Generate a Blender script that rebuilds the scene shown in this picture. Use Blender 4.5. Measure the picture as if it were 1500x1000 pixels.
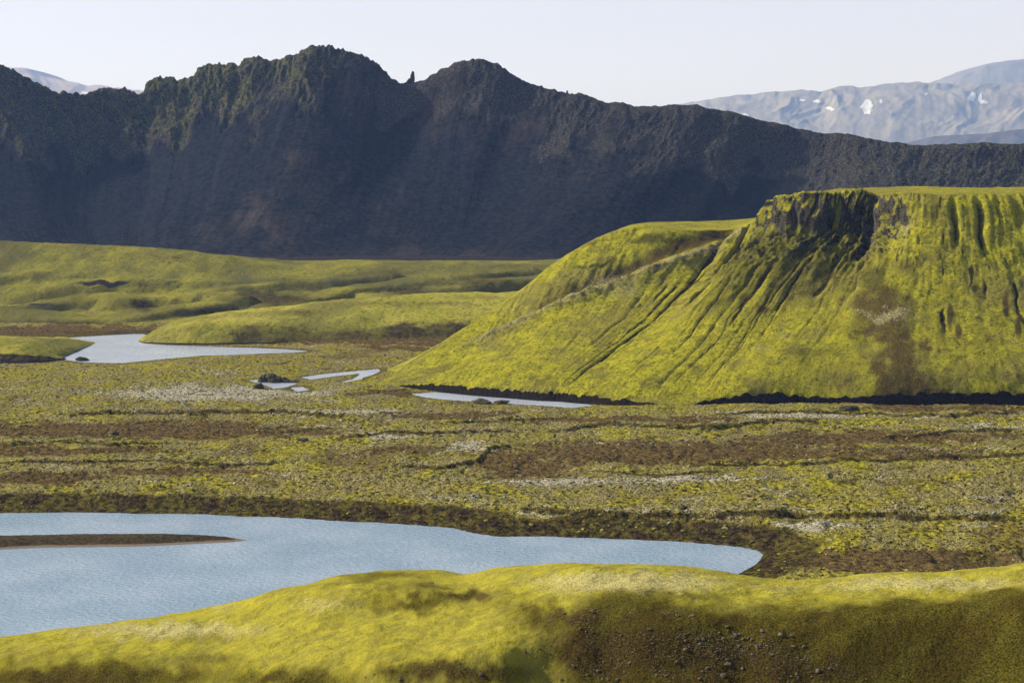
import bpy, math
import numpy as np
from mathutils import Vector

# ------------------------------------------------------------------ scene, camera, light
scene = bpy.context.scene
for o in list(bpy.data.objects):
    bpy.data.objects.remove(o, do_unlink=True)
COL = scene.collection

H = 100.0                                   # camera height above the lakes
F = 1500 * 70.0 / 36.0                      # focal length in pixels of the 1500 px photograph
PITCH = math.atan(270.0 / F)                # the horizon lies at row 230

cam_data = bpy.data.cameras.new('camera')
cam_data.lens = 70.0
cam_data.sensor_width = 36.0
cam_data.sensor_fit = 'HORIZONTAL'
cam_data.clip_start = 1.0
cam_data.clip_end = 80000.0
cam = bpy.data.objects.new('camera', cam_data)
COL.objects.link(cam)
cam.location = (0, 0, H)
cam.rotation_euler = (math.pi / 2 - PITCH, 0, 0)
scene.camera = cam

SUN_EL = math.radians(31)
SUN_BACK = math.radians(20)                 # sun stands to the left, a little behind the hills
sunv = Vector((-math.cos(SUN_EL) * math.cos(SUN_BACK), math.cos(SUN_EL) * math.sin(SUN_BACK), math.sin(SUN_EL)))

world = bpy.data.worlds.new('World')
scene.world = world
world.use_nodes = True
wt = world.node_tree
for n in list(wt.nodes):
    wt.nodes.remove(n)
wout = wt.nodes.new('ShaderNodeOutputWorld')
wbg = wt.nodes.new('ShaderNodeBackground')
wsky = wt.nodes.new('ShaderNodeTexSky')
wsky.sky_type = 'NISHITA'
wsky.sun_disc = False
wsky.sun_elevation = SUN_EL
wsky.sun_rotation = math.atan2(sunv.x, sunv.y)
wsky.altitude = 600
wsky.air_density = 1.0
wsky.dust_density = 4.0
wsky.ozone_density = 1.0
# thin high veil cloud that whitens the sky
wmix = wt.nodes.new('ShaderNodeMix'); wmix.data_type = 'RGBA'
wco = wt.nodes.new('ShaderNodeTexCoord')
wmap = wt.nodes.new('ShaderNodeMapping'); wmap.inputs['Scale'].default_value = (1.2, 1.2, 9.0)
wno = wt.nodes.new('ShaderNodeTexNoise'); wno.inputs['Scale'].default_value = 1.6; wno.inputs['Detail'].default_value = 4
wmr = wt.nodes.new('ShaderNodeMapRange')
wmr.inputs['From Min'].default_value = 0.3; wmr.inputs['From Max'].default_value = 0.7
wmr.inputs['To Min'].default_value = 0.0; wmr.inputs['To Max'].default_value = 0.14
wt.links.new(wco.outputs['Generated'], wmap.inputs['Vector'])
wt.links.new(wmap.outputs['Vector'], wno.inputs['Vector'])
wt.links.new(wno.outputs['Fac'], wmr.inputs['Value'])
# the veil thickens towards the horizon
wsep = wt.nodes.new('ShaderNodeSeparateXYZ'); wt.links.new(wco.outputs['Generated'], wsep.inputs[0])
wel = wt.nodes.new('ShaderNodeMapRange')
wel.inputs['From Min'].default_value = 0.0; wel.inputs['From Max'].default_value = 0.45
wel.inputs['To Min'].default_value = 0.86; wel.inputs['To Max'].default_value = 0.12
wt.links.new(wsep.outputs['Z'], wel.inputs['Value'])
wad = wt.nodes.new('ShaderNodeMath'); wad.operation = 'ADD'
wt.links.new(wmr.outputs['Result'], wad.inputs[0]); wt.links.new(wel.outputs['Result'], wad.inputs[1])
wt.links.new(wad.outputs[0], wmix.inputs['Factor'])
wt.links.new(wsky.outputs['Color'], wmix.inputs['A'])
wmix.inputs['B'].default_value = (6.2, 6.45, 8.1, 1)
wt.links.new(wmix.outputs['Result'], wbg.inputs['Color'])
wbg.inputs['Strength'].default_value = 0.10
wt.links.new(wbg.outputs['Background'], wout.inputs['Surface'])

sun_data = bpy.data.lights.new('sun', 'SUN')
sun_data.energy = 5.0
sun_data.angle = math.radians(0.6)
sun_data.color = (1.0, 0.95, 0.86)
sun = bpy.data.objects.new('sun', sun_data)
COL.objects.link(sun)
sun.rotation_euler = (-sunv).to_track_quat('-Z', 'Y').to_euler()
sun.location = (-300, 100, 400)

scene.view_settings.view_transform = 'Standard'
scene.view_settings.look = 'None'
scene.view_settings.exposure = 0.45
scene.view_settings.gamma = 1.0
scene.view_settings.use_curve_mapping = False
scene.render.engine = 'CYCLES'

# ------------------------------------------------------------------ pixel <-> place
CP, SP = math.cos(PITCH), math.sin(PITCH)

def ray(px, py):
    px = np.asarray(px, float); py = np.asarray(py, float)
    a = (px - 750) / F; b = (500 - py) / F
    return a, CP + SP * b, -SP + CP * b

def atY(px, py, Y):
    dx, dy, dz = ray(px, py)
    s = np.asarray(Y, float) / dy
    return np.stack(np.broadcast_arrays(dx * s, np.asarray(Y, float) + 0 * s, H + dz * s), -1)

def atZ(px, py, z=0.0):
    dx, dy, dz = ray(px, py)
    s = (np.asarray(z, float) - H) / dz
    return np.stack(np.broadcast_arrays(dx * s, dy * s, H + dz * s), -1)

def topx(P):
    x, y, z = P[..., 0], P[..., 1], P[..., 2] - H
    d = y * CP - z * SP
    u = y * SP + z * CP
    return 750 + F * x / d, 500 - F * u / d

# ------------------------------------------------------------------ noise
def _hash(ix, iy, iz, seed):
    h = (ix.astype(np.int64) * 374761393 + iy.astype(np.int64) * 668265263 + iz * 1274126177 + seed * 974634777) & 0xffffffff
    h = ((h ^ (h >> 13)) * 1274126177) & 0xffffffff
    return (h ^ (h >> 16)) & 0xffffffff

def noise(x, y, seed=0):
    x = np.asarray(x, float); y = np.asarray(y, float)
    ix = np.floor(x); iy = np.floor(y)
    fx = x - ix; fy = y - iy
    ux = fx * fx * fx * (fx * (fx * 6 - 15) + 10)
    uy = fy * fy * fy * (fy * (fy * 6 - 15) + 10)
    def g(ox, oy):
        a = _hash(ix + ox, iy + oy, 0, seed).astype(float) * (2 * math.pi / 4294967296.0)
        return np.cos(a) * (fx - ox) + np.sin(a) * (fy - oy)
    a = g(0, 0); b = g(1, 0); c = g(0, 1); d = g(1, 1)
    return ((a + (b - a) * ux) * (1 - uy) + (c + (d - c) * ux) * uy) * 1.5

def fbm(x, y, octs=4, seed=0, gain=0.5, lac=2.03):
    s = 0; a = 1.0; t = 0
    for i in range(octs):
        s = s + a * noise(x * lac ** i + 17.3 * i, y * lac ** i - 9.1 * i, seed + i)
        t += a; a *= gain
    return s / t * 1.4

def ridged(x, y, octs=4, seed=0, gain=0.5):
    s = 0; a = 1.0; t = 0
    for i in range(octs):
        s = s + a * (1 - 2 * np.abs(noise(x * 2.07 ** i + 5.7 * i, y * 2.07 ** i + 3.3 * i, seed + i)))
        t += a; a *= gain
    return s / t

def sm(a, b, x):
    t = np.clip((x - a) / (b - a), 0, 1)
    return t * t * (3 - 2 * t)

def pchip(xk, yk, x):
    """monotone cubic; yk (K, ...) along axis 0"""
    xk = np.asarray(xk, float); yk = np.asarray(yk, float)
    h = np.diff(xk)
    hh = h.reshape((-1,) + (1,) * (yk.ndim - 1))
    d = np.diff(yk, axis=0) / hh
    m = np.zeros_like(yk)
    if len(xk) > 2:
        a, b = d[:-1], d[1:]
        w1 = 2 * hh[1:] + hh[:-1]; w2 = hh[1:] + 2 * hh[:-1]
        with np.errstate(divide='ignore', invalid='ignore'):
            mm = (w1 + w2) / (w1 / a + w2 / b)
        m[1:-1] = np.where(a * b > 0, mm, 0)
    m[0] = d[0]; m[-1] = d[-1]
    x = np.asarray(x, float)
    i = np.clip(np.searchsorted(xk, x, side='right') - 1, 0, len(xk) - 2)
    t = ((x - xk[i]) / h[i]).reshape((-1,) + (1,) * (yk.ndim - 1))
    hi = h[i].reshape(t.shape)
    t2, t3 = t * t, t * t * t
    return (2 * t3 - 3 * t2 + 1) * yk[i] + (t3 - 2 * t2 + t) * hi * m[i] + (-2 * t3 + 3 * t2) * yk[i + 1] + (t3 - t2) * hi * m[i + 1]

def loft(rows, us, u, ts, t):
    """rows: list of (K,3) control curves sharing stations us; ts: station of each row -> (nu, nt, 3)"""
    R = np.stack([pchip(us, r, u) for r in rows], 0)          # (R, nu, 3)
    V = pchip(ts, R, t)                                        # (nt, nu, 3)
    return np.transpose(V, (1, 0, 2))

def normals(V):
    du = np.gradient(V, axis=0); dt = np.gradient(V, axis=1)
    n = np.cross(du, dt)
    n /= np.linalg.norm(n, axis=-1, keepdims=True) + 1e-9
    n *= np.where(n[..., 2:3] < 0, -1, 1)
    return n

def seg_dist(X, Y, pts, closed=False):
    """distance to a polyline and the arc fraction of the nearest point"""
    pts = np.asarray(pts, float)[:, :2]
    if closed:
        pts = np.vstack([pts, pts[:1]])
    L = np.concatenate([[0], np.cumsum(np.linalg.norm(np.diff(pts, axis=0), axis=1))])
    best = np.full(X.shape, 1e18); frac = np.zeros(X.shape)
    for k in range(len(pts) - 1):
        ax, ay = pts[k]; bx, by = pts[k + 1]
        dx, dy = bx - ax, by - ay
        l2 = dx * dx + dy * dy + 1e-12
        q = np.clip(((X - ax) * dx + (Y - ay) * dy) / l2, 0, 1)
        d = (X - ax - q * dx) ** 2 + (Y - ay - q * dy) ** 2
        w = d < best
        best = np.where(w, d, best)
        frac = np.where(w, (L[k] + q * (L[k + 1] - L[k])) / L[-1], frac)
    return np.sqrt(best), frac

def inside(X, Y, pts):
    pts = np.asarray(pts, float)[:, :2]
    r = np.zeros(X.shape, bool)
    j = len(pts) - 1
    for i in range(len(pts)):
        xi, yi = pts[i]; xj, yj = pts[j]
        if yi != yj:
            c = ((yi > Y) != (yj > Y)) & (X < (xj - xi) * (Y - yi) / (yj - yi) + xi)
            r ^= c
        j = i
    return r

def sdist(X, Y, pts):
    d, _ = seg_dist(X, Y, pts, True)
    return np.where(inside(X, Y, pts), -d, d)

# ------------------------------------------------------------------ mesh building
def mesh_arrays(name, verts, faces, attrs=None, mat=None, smooth=True):
    verts = np.ascontiguousarray(verts, np.float32).reshape(-1, 3)
    faces = np.ascontiguousarray(faces, np.int32)
    k = faces.shape[1]
    me = bpy.data.meshes.new(name)
    me.vertices.add(len(verts)); me.vertices.foreach_set('co', verts.ravel())
    me.loops.add(faces.size); me.loops.foreach_set('vertex_index', faces.ravel())
    me.polygons.add(len(faces))
    me.polygons.foreach_set('loop_start', np.arange(0, faces.size, k, dtype=np.int32))
    me.polygons.foreach_set('use_smooth', np.full(len(faces), smooth, bool))
    for an, av in (attrs or {}).items():
        a = me.attributes.new(an, 'FLOAT', 'POINT')
        a.data.foreach_set('value', np.ascontiguousarray(av, np.float32).ravel())
    me.update(calc_edges=True)
    if mat:
        me.materials.append(mat)
    o = bpy.data.objects.new(name, me)
    COL.objects.link(o)
    return o

def grid_faces(nu, nt, flip=False):
    i = np.arange(nu - 1)[:, None] * nt + np.arange(nt - 1)[None, :]
    f = np.stack([i, i + nt, i + nt + 1, i + 1], -1).reshape(-1, 4)
    return f[:, ::-1] if flip else f

def grid_obj(name, V, attrs=None, mat=None):
    nu, nt = V.shape[:2]
    c = np.cross(V[nu // 2 + 1, nt // 2] - V[nu // 2, nt // 2], V[nu // 2, nt // 2 + 1] - V[nu // 2, nt // 2])
    return mesh_arrays(name, V, grid_faces(nu, nt, c[2] < 0), attrs, mat)

def structure(o, label, kind='structure'):
    o['kind'] = kind
    o['label'] = label
    return o

def tag(o, label, cat, group=None):
    o['label'] = label; o['category'] = cat
    if group:
        o['group'] = group
    return o

# ------------------------------------------------------------------ material helpers
class NT:
    def __init__(self, name):
        self.m = bpy.data.materials.new(name)
        self.m.use_nodes = True
        self.t = self.m.node_tree
        for n in list(self.t.nodes):
            self.t.nodes.remove(n)
        self.out = self.t.nodes.new('ShaderNodeOutputMaterial')
        self.bsdf = self.t.nodes.new('ShaderNodeBsdfPrincipled')
        self.t.links.new(self.bsdf.outputs[0], self.out.inputs[0])
        self.bsdf.inputs['Roughness'].default_value = 0.95
        self.bsdf.inputs['Specular IOR Level'].default_value = 0.0
        self.geo = self.t.nodes.new('ShaderNodeNewGeometry')
        self.pos = self.geo.outputs['Position']
    def put(self, sock, v):
        if hasattr(v, 'is_output'):
            self.t.links.new(v, sock)
        elif isinstance(v, tuple) and len(v) == 3 and sock.type == 'RGBA':
            sock.default_value = (*v, 1)
        else:
            sock.default_value = v
    def mapped(self, scale, rot=(0, 0, 0), loc=(0, 0, 0), vec=None):
        n = self.t.nodes.new('ShaderNodeMapping')
        n.inputs['Scale'].default_value = scale; n.inputs['Rotation'].default_value = rot; n.inputs['Location'].default_value = loc
        self.put(n.inputs['Vector'], vec or self.pos)
        return n.outputs[0]
    def noise(self, scale, detail=4, rough=0.55, vec=None, dist=0.0):
        n = self.t.nodes.new('ShaderNodeTexNoise')
        n.inputs['Scale'].default_value = scale; n.inputs['Detail'].default_value = detail
        n.inputs['Roughness'].default_value = rough; n.inputs['Distortion'].default_value = dist
        self.put(n.inputs['Vector'], vec or self.pos)
        return n.outputs['Fac']
    def voro(self, scale, vec=None, out='Distance'):
        n = self.t.nodes.new('ShaderNodeTexVoronoi')
        n.inputs['Scale'].default_value = scale
        self.put(n.inputs['Vector'], vec or self.pos)
        return n.outputs[out]
    def attr(self, name):
        n = self.t.nodes.new('ShaderNodeAttribute'); n.attribute_name = name
        return n.outputs['Fac']
    def math(self, op, a, b=0.0, clamp=False):
        n = self.t.nodes.new('ShaderNodeMath'); n.operation = op; n.use_clamp = clamp
        self.put(n.inputs[0], a); self.put(n.inputs[1], b)
        return n.outputs[0]
    def step(self, v, lo, hi, a=0.0, b=1.0):
        n = self.t.nodes.new('ShaderNodeMapRange'); n.interpolation_type = 'SMOOTHSTEP'
        self.put(n.inputs['Value'], v)
        n.inputs['From Min'].default_value = lo; n.inputs['From Max'].default_value = hi
        n.inputs['To Min'].default_value = a; n.inputs['To Max'].default_value = b
        return n.outputs[0]
    def mix(self, fac, a, b, mode='MIX'):
        n = self.t.nodes.new('ShaderNodeMix'); n.data_type = 'RGBA'; n.blend_type = mode
        self.put(n.inputs['Factor'], fac); self.put(n.inputs['A'], a); self.put(n.inputs['B'], b)
        return n.outputs['Result']
    def nz(self):
        n = self.t.nodes.new('ShaderNodeSeparateXYZ')
        self.put(n.inputs[0], self.geo.outputs['Normal'])
        return n.outputs['Z']
    def bump(self, hgt, dist=0.3, strength=1.0, prev=None):
        n = self.t.nodes.new('ShaderNodeBump')
        n.inputs['Distance'].default_value = dist; self.put(n.inputs['Strength'], strength)
        self.put(n.inputs['Height'], hgt)
        if prev is not None:
            self.put(n.inputs['Normal'], prev)
        return n.outputs[0]
    def done(self, col, bump=None, rough=None, spec=None):
        self.put(self.bsdf.inputs['Base Color'], col)
        if bump is not None:
            self.put(self.bsdf.inputs['Normal'], bump)
        if rough is not None:
            self.put(self.bsdf.inputs['Roughness'], rough)
        if spec is not None:
            self.put(self.bsdf.inputs['Specular IOR Level'], spec)
        return self.m

# albedos
MOSS = (0.330, 0.285, 0.022)      # bright yellow-green moss
MOSS2 = (0.225, 0.205, 0.030)
OLIVE = (0.110, 0.100, 0.026)
DGREEN = (0.040, 0.050, 0.016)
BROWN = (0.088, 0.058, 0.033)
PEAT = (0.026, 0.020, 0.015)
LICHEN = (0.40, 0.385, 0.27)
BASALT = (0.032, 0.032, 0.036)
STONE = (0.16, 0.145, 0.12)

def mat_plain():
    n = NT('lava_moss')
    big = n.noise(0.018, 3, vec=n.mapped((1, 0.4, 1)))
    med = n.noise(0.10, 5, 0.62, vec=n.mapped((1, 0.5, 1)))
    fine = n.noise(0.62, 4, 0.7, vec=n.mapped((1, 0.8, 1)))
    tiny = n.noise(1.5, 3, 0.7)
    tan = n.mix(n.step(tiny, 0.42, 0.60), (0.088, 0.068, 0.022), (0.38, 0.325, 0.125))
    moss = n.mix(n.step(fine, 0.40, 0.60), (0.092, 0.080, 0.014), (0.40, 0.35, 0.030))
    c = n.mix(n.step(med, 0.62, 0.44), moss, tan)
    c = n.mix(n.math('MULTIPLY', n.step(big, 0.48, 0.66), 0.6), c, n.mix(n.step(fine, 0.40, 0.58), (0.12, 0.105, 0.018), (0.36, 0.32, 0.022)))
    vivid = n.step(n.noise(0.05, 4, 0.6, vec=n.mapped((1, 0.30, 1), loc=(40, 7, 0))), 0.57, 0.66)
    c = n.mix(n.math('MULTIPLY', vivid, 0.6), c, n.mix(n.step(tiny, 0.38, 0.55), (0.16, 0.15, 0.016), (0.43, 0.385, 0.014)))
    sm_ = n.noise(0.25, 5, 0.65, vec=n.mapped((1, 0.40, 1)))
    soil = n.math('ADD', n.attr('soil'), n.math('ADD', n.math('MULTIPLY', n.math('SUBTRACT', med, 0.5), 1.2), n.math('MULTIPLY', n.math('SUBTRACT', sm_, 0.5), 1.2)))
    soil = n.math('MAXIMUM', soil, n.math('MULTIPLY', n.step(big, 0.46, 0.34), 0.5))
    c = n.mix(n.math('MULTIPLY', n.step(soil, 0.34, 0.62), 0.92), c, n.mix(n.step(fine, 0.36, 0.66), (0.050, 0.031, 0.012), (0.165, 0.108, 0.042)))
    rock = n.step(n.math('ADD', fine, n.math('MULTIPLY', tiny, 0.8)), 0.86, 0.76)
    c = n.mix(n.math('MULTIPLY', rock, 0.9), c, (0.026, 0.019, 0.009))
    lich = n.math('ADD', n.attr('lichen'), n.math('MULTIPLY', n.math('SUBTRACT', fine, 0.5), 2.0))
    c = n.mix(n.step(lich, 0.44, 0.70), c, n.mix(n.step(tiny, 0.42, 0.56), (0.12, 0.098, 0.05), (0.56, 0.51, 0.35)))
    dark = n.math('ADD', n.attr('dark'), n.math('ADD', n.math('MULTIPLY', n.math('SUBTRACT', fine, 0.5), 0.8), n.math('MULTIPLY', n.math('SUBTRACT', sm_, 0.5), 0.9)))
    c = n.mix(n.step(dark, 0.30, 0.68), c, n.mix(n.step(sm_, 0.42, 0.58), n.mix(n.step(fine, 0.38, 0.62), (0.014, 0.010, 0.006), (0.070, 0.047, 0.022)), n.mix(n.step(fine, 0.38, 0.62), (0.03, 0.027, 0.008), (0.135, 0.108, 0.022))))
    b = n.bump(n.math('ADD', n.math('MULTIPLY', fine, 1.0), n.math('MULTIPLY', tiny, 0.5)), 1.6, 1.0)
    return n.done(c, b)

def mat_mesa():
    n = NT('moss_slope')
    big = n.noise(0.03, 4)
    med = n.noise(0.16, 5, 0.62)
    fine = n.noise(0.7, 4, 0.72)
    tiny = n.noise(1.9, 3, 0.7)
    soft = n.math('ADD', n.math('MULTIPLY', med, 0.5), n.math('MULTIPLY', fine, 0.5))
    c = n.mix(n.step(soft, 0.42, 0.58), (0.205, 0.194, 0.022), (0.370, 0.338, 0.020))
    c = n.mix(n.math('MULTIPLY', n.step(fine, 0.48, 0.32), 0.8), c, (0.085, 0.078, 0.012))
    c = n.mix(n.math('MULTIPLY', n.step(big, 0.46, 0.64), 0.62), c, n.mix(n.step(tiny, 0.4, 0.6), (0.10, 0.084, 0.022), (0.25, 0.215, 0.060)))
    dull = n.noise(0.07, 5, 0.65, vec=n.mapped((1, 1, 0.6), loc=(13, 31, 5)))
    c = n.mix(n.math('MULTIPLY', n.step(dull, 0.53, 0.66), 0.6), c, n.mix(n.step(tiny, 0.38, 0.6), (0.055, 0.046, 0.016), (0.155, 0.128, 0.040)))
    spk = n.step(n.math('ADD', fine, tiny), 0.84, 0.74)
    c = n.mix(n.math('MULTIPLY', spk, 0.85), c, (0.034, 0.030, 0.007))
    dg = n.math('ADD', n.attr('green'), n.math('MULTIPLY', n.math('SUBTRACT', soft, 0.5), 2.2))
    c = n.mix(n.math('MULTIPLY', n.step(dg, 0.35, 0.75), 0.85), c, n.mix(n.step(tiny, 0.40, 0.60), (0.020, 0.020, 0.007), (0.085, 0.078, 0.016)))
    dk = n.math('ADD', n.attr('streak'), n.math('MULTIPLY', n.math('SUBTRACT', fine, 0.5), 1.1))
    c = n.mix(n.step(dk, 0.36, 0.66), c, n.mix(n.step(med, 0.4, 0.6), (0.026, 0.024, 0.008), (0.055, 0.036, 0.016)))
    soil = n.math('ADD', n.attr('soil'), n.math('ADD', n.math('MULTIPLY', n.math('SUBTRACT', med, 0.5), 1.0), n.math('MULTIPLY', n.math('SUBTRACT', fine, 0.5), 1.1)))
    c = n.mix(n.step(soil, 0.34, 0.80), c, n.mix(n.step(tiny, 0.36, 0.64), (0.050, 0.036, 0.010), (0.130, 0.096, 0.028)))
    lich = n.math('ADD', n.attr('lichen'), n.math('MULTIPLY', n.math('SUBTRACT', fine, 0.5), 1.8))
    c = n.mix(n.math('MULTIPLY', n.step(lich, 0.40, 0.75), 0.85), c, n.mix(n.step(tiny, 0.40, 0.58), (0.10, 0.082, 0.030), (0.40, 0.345, 0.17)))
    rk = n.math('ADD', n.attr('rock'), n.math('MULTIPLY', n.math('SUBTRACT', 0.72, n.nz()), 1.9))
    rk = n.math('ADD', rk, n.math('MULTIPLY', n.math('SUBTRACT', soft, 0.5), 2.0))
    rk = n.math('MULTIPLY', n.step(rk, 0.46, 0.72), n.step(n.attr('rock'), 0.05, 0.25))
    c = n.mix(rk, c, n.mix(n.step(tiny, 0.54, 0.68), n.mix(n.step(med, 0.4, 0.6), (0.018, 0.016, 0.011), (0.055, 0.050, 0.037)), (0.24, 0.215, 0.16)))
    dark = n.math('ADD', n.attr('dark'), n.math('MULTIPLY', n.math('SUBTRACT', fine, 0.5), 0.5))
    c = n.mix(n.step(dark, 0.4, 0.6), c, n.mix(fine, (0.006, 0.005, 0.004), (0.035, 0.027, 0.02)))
    b = n.bump(n.math('ADD', fine, n.math('MULTIPLY', tiny, 0.5)), 1.1, 1.0)
    return n.done(c, b)

def mat_ridge():
    n = NT('basalt_scree')
    med = n.noise(0.03, 5, 0.6)
    fine = n.noise(0.16, 5, 0.72)
    tiny = n.noise(0.55, 3, 0.7)
    c = n.mix(n.step(fine, 0.38, 0.62), (0.007, 0.0078, 0.0105), (0.019, 0.020, 0.0225))
    br = n.math('ADD', n.attr('soil'), n.math('ADD', n.math('MULTIPLY', n.math('SUBTRACT', med, 0.5), 0.7), n.math('MULTIPLY', n.math('SUBTRACT', fine, 0.5), 0.7)))
    c = n.mix(n.step(br, 0.15, 0.95), c, n.mix(n.step(tiny, 0.36, 0.64), (0.026, 0.021, 0.018), (0.074, 0.056, 0.045)))
    cr = n.math('ADD', n.attr('rock'), n.math('MULTIPLY', n.math('SUBTRACT', med, 0.5), 0.8))
    c = n.mix(n.step(cr, 0.35, 0.75), c, n.mix(n.step(tiny, 0.42, 0.62), (0.018, 0.016, 0.014), (0.090, 0.080, 0.066)))
    gr = n.math('ADD', n.attr('green'), n.math('MULTIPLY', n.math('SUBTRACT', fine, 0.5), 1.9))
    c = n.mix(n.math('MULTIPLY', n.step(gr, 0.42, 0.80), 0.85), c, n.mix(n.step(tiny, 0.36, 0.62), (0.032, 0.036, 0.010), (0.15, 0.15, 0.028)))
    sp = n.step(n.voro(0.16), 0.12, 0.06)
    sp = n.math('MULTIPLY', sp, n.step(med, 0.46, 0.60))
    c = n.mix(n.math('MULTIPLY', sp, 0.5), c, (0.13, 0.105, 0.09))
    b = n.bump(n.math('ADD', fine, n.math('MULTIPLY', tiny, 0.4)), 4.0, n.step(n.attr('rock'), 0.1, 0.8, 0.28, 1.0))
    return n.done(c, b)

def mat_hills(name='rolling_moss', vivid=0.0):
    n = NT(name)
    big = n.noise(0.014, 4, vec=n.mapped((1, 0.5, 1)))
    med = n.noise(0.05, 5, 0.62, vec=n.mapped((1, 0.5, 1)))
    fine = n.noise(0.35, 5, 0.68, vec=n.mapped((1, 0.6, 1)))
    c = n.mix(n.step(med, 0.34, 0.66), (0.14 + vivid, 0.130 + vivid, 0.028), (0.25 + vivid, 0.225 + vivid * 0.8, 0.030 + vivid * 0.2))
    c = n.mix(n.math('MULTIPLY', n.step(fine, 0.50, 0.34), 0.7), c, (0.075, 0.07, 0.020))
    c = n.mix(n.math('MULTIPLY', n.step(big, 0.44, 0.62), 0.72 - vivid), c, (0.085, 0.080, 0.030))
    dk = n.math('ADD', n.attr('soil'), n.math('MULTIPLY', n.math('SUBTRACT', med, 0.5), 1.3))  # brown soil; on the rolling hills also painted shade
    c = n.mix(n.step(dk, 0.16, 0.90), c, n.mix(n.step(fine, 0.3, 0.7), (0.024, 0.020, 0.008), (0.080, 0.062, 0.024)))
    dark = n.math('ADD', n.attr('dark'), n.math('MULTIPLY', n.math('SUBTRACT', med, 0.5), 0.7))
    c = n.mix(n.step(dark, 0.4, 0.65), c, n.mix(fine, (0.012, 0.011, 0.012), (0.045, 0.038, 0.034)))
    b = n.bump(fine, 1.6, 0.85)
    return n.done(c, b)

def mat_fore():
    n = NT('near_moss')
    med = n.noise(0.28, 5, 0.6)
    fine = n.noise(1.5, 4, 0.7)
    tiny = n.noise(4.5, 3, 0.7)
    soft = n.math('ADD', n.math('MULTIPLY', med, 0.6), n.math('MULTIPLY', fine, 0.4))
    c = n.mix(n.step(soft, 0.40, 0.60), (0.225, 0.200, 0.036), (0.355, 0.312, 0.030))
    c = n.mix(n.math('MULTIPLY', n.step(tiny, 0.48, 0.36), 0.75), c, (0.15, 0.13, 0.018))  # dark specks painted as small tussock shadows
    pale = n.math('ADD', n.attr('lichen'), n.math('MULTIPLY', n.math('SUBTRACT', fine, 0.5), 1.0))
    c = n.mix(n.math('MULTIPLY', n.step(pale, 0.3, 0.75), 0.85), c, n.mix(n.step(tiny, 0.40, 0.56), (0.19, 0.16, 0.05), (0.47, 0.415, 0.17)))
    ol = n.math('ADD', n.attr('green'), n.math('MULTIPLY', n.math('SUBTRACT', soft, 0.5), 0.5))  # olive cover with the shade of the front slope painted in
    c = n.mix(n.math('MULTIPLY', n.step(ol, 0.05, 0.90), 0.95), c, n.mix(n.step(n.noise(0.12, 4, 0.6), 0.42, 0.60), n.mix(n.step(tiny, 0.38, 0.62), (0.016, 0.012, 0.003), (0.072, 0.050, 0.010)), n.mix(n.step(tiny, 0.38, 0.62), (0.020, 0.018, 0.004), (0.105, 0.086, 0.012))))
    so = n.math('ADD', n.attr('soil'), n.math('MULTIPLY', n.math('SUBTRACT', soft, 0.5), 1.3))
    so = n.math('ADD', so, n.math('MULTIPLY', n.math('SUBTRACT', tiny, 0.5), 0.8))
    c = n.mix(n.math('MULTIPLY', n.step(so, 0.25, 0.95), 0.9), c, n.mix(n.step(tiny, 0.38, 0.64), (0.014, 0.009, 0.003), (0.080, 0.053, 0.016)))
    b = n.bump(n.math('ADD', fine, n.math('MULTIPLY', tiny, 0.5)), 0.27, 1.0)
    return n.done(c, b)

def mat_far(name, lo, hi, green, sc=1.0):
    n = NT(name)
    med = n.noise(0.0022 * sc, 5, 0.62)
    fine = n.noise(0.008 * sc, 5, 0.62, vec=n.mapped((1, 0.35, 0.35)))
    c = n.mix(n.step(med, 0.35, 0.65), lo, hi)
    c = n.mix(n.math('MULTIPLY', n.step(fine, 0.4, 0.7), 0.6), c, green)
    b = n.bump(fine, 30 / sc, 0.35)
    return n.done(c, b)

def mat_rock(name, c0, c1, c2, sc):
    n = NT(name)
    f = n.noise(sc, 5, 0.65)
    g = n.noise(sc * 4, 3, 0.6)
    info = n.t.nodes.new('ShaderNodeObjectInfo').outputs['Random']
    c = n.mix(n.step(f, 0.35, 0.65), c0, c1)
    c = n.mix(n.math('MULTIPLY', n.step(g, 0.55, 0.7), 0.7), c, c2)
    c = n.mix(n.math('MULTIPLY', info, 0.45), c, c0)
    return n.done(c, n.bump(g, 0.25 / sc, 0.7))

def mat_clump():
    n = NT('lava_clumps')
    t = n.attr('tint')
    f = n.noise(1.3, 4, 0.65)
    top = n.step(n.nz(), 0.05, 0.75)
    moss = n.mix(n.step(f, 0.35, 0.7), OLIVE, MOSS)
    pale = n.mix(n.step(f, 0.35, 0.65), (0.16, 0.15, 0.09), LICHEN)
    skin = n.mix(n.step(t, 0.45, 0.75), moss, pale)
    c = n.mix(n.math('MULTIPLY', top, n.step(t, 0.03, 0.12)), PEAT, skin)
    return n.done(c, n.bump(f, 0.3, 0.6))

def mat_water(name, col, bscale, bdist, rough):
    n = NT(name)
    w1 = n.noise(bscale, 4, 0.65, vec=n.mapped((0.55, 0.75, 1)))
    w2 = n.noise(bscale * 0.06, 3, vec=n.mapped((0.6, 0.5, 1)))
    c = n.mix(n.step(w2, 0.35, 0.7), col[0], col[1])
    n.bsdf.inputs['IOR'].default_value = 1.333
    return n.done(c, n.bump(w1, bdist, 1.0), rough, 0.5)

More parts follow.
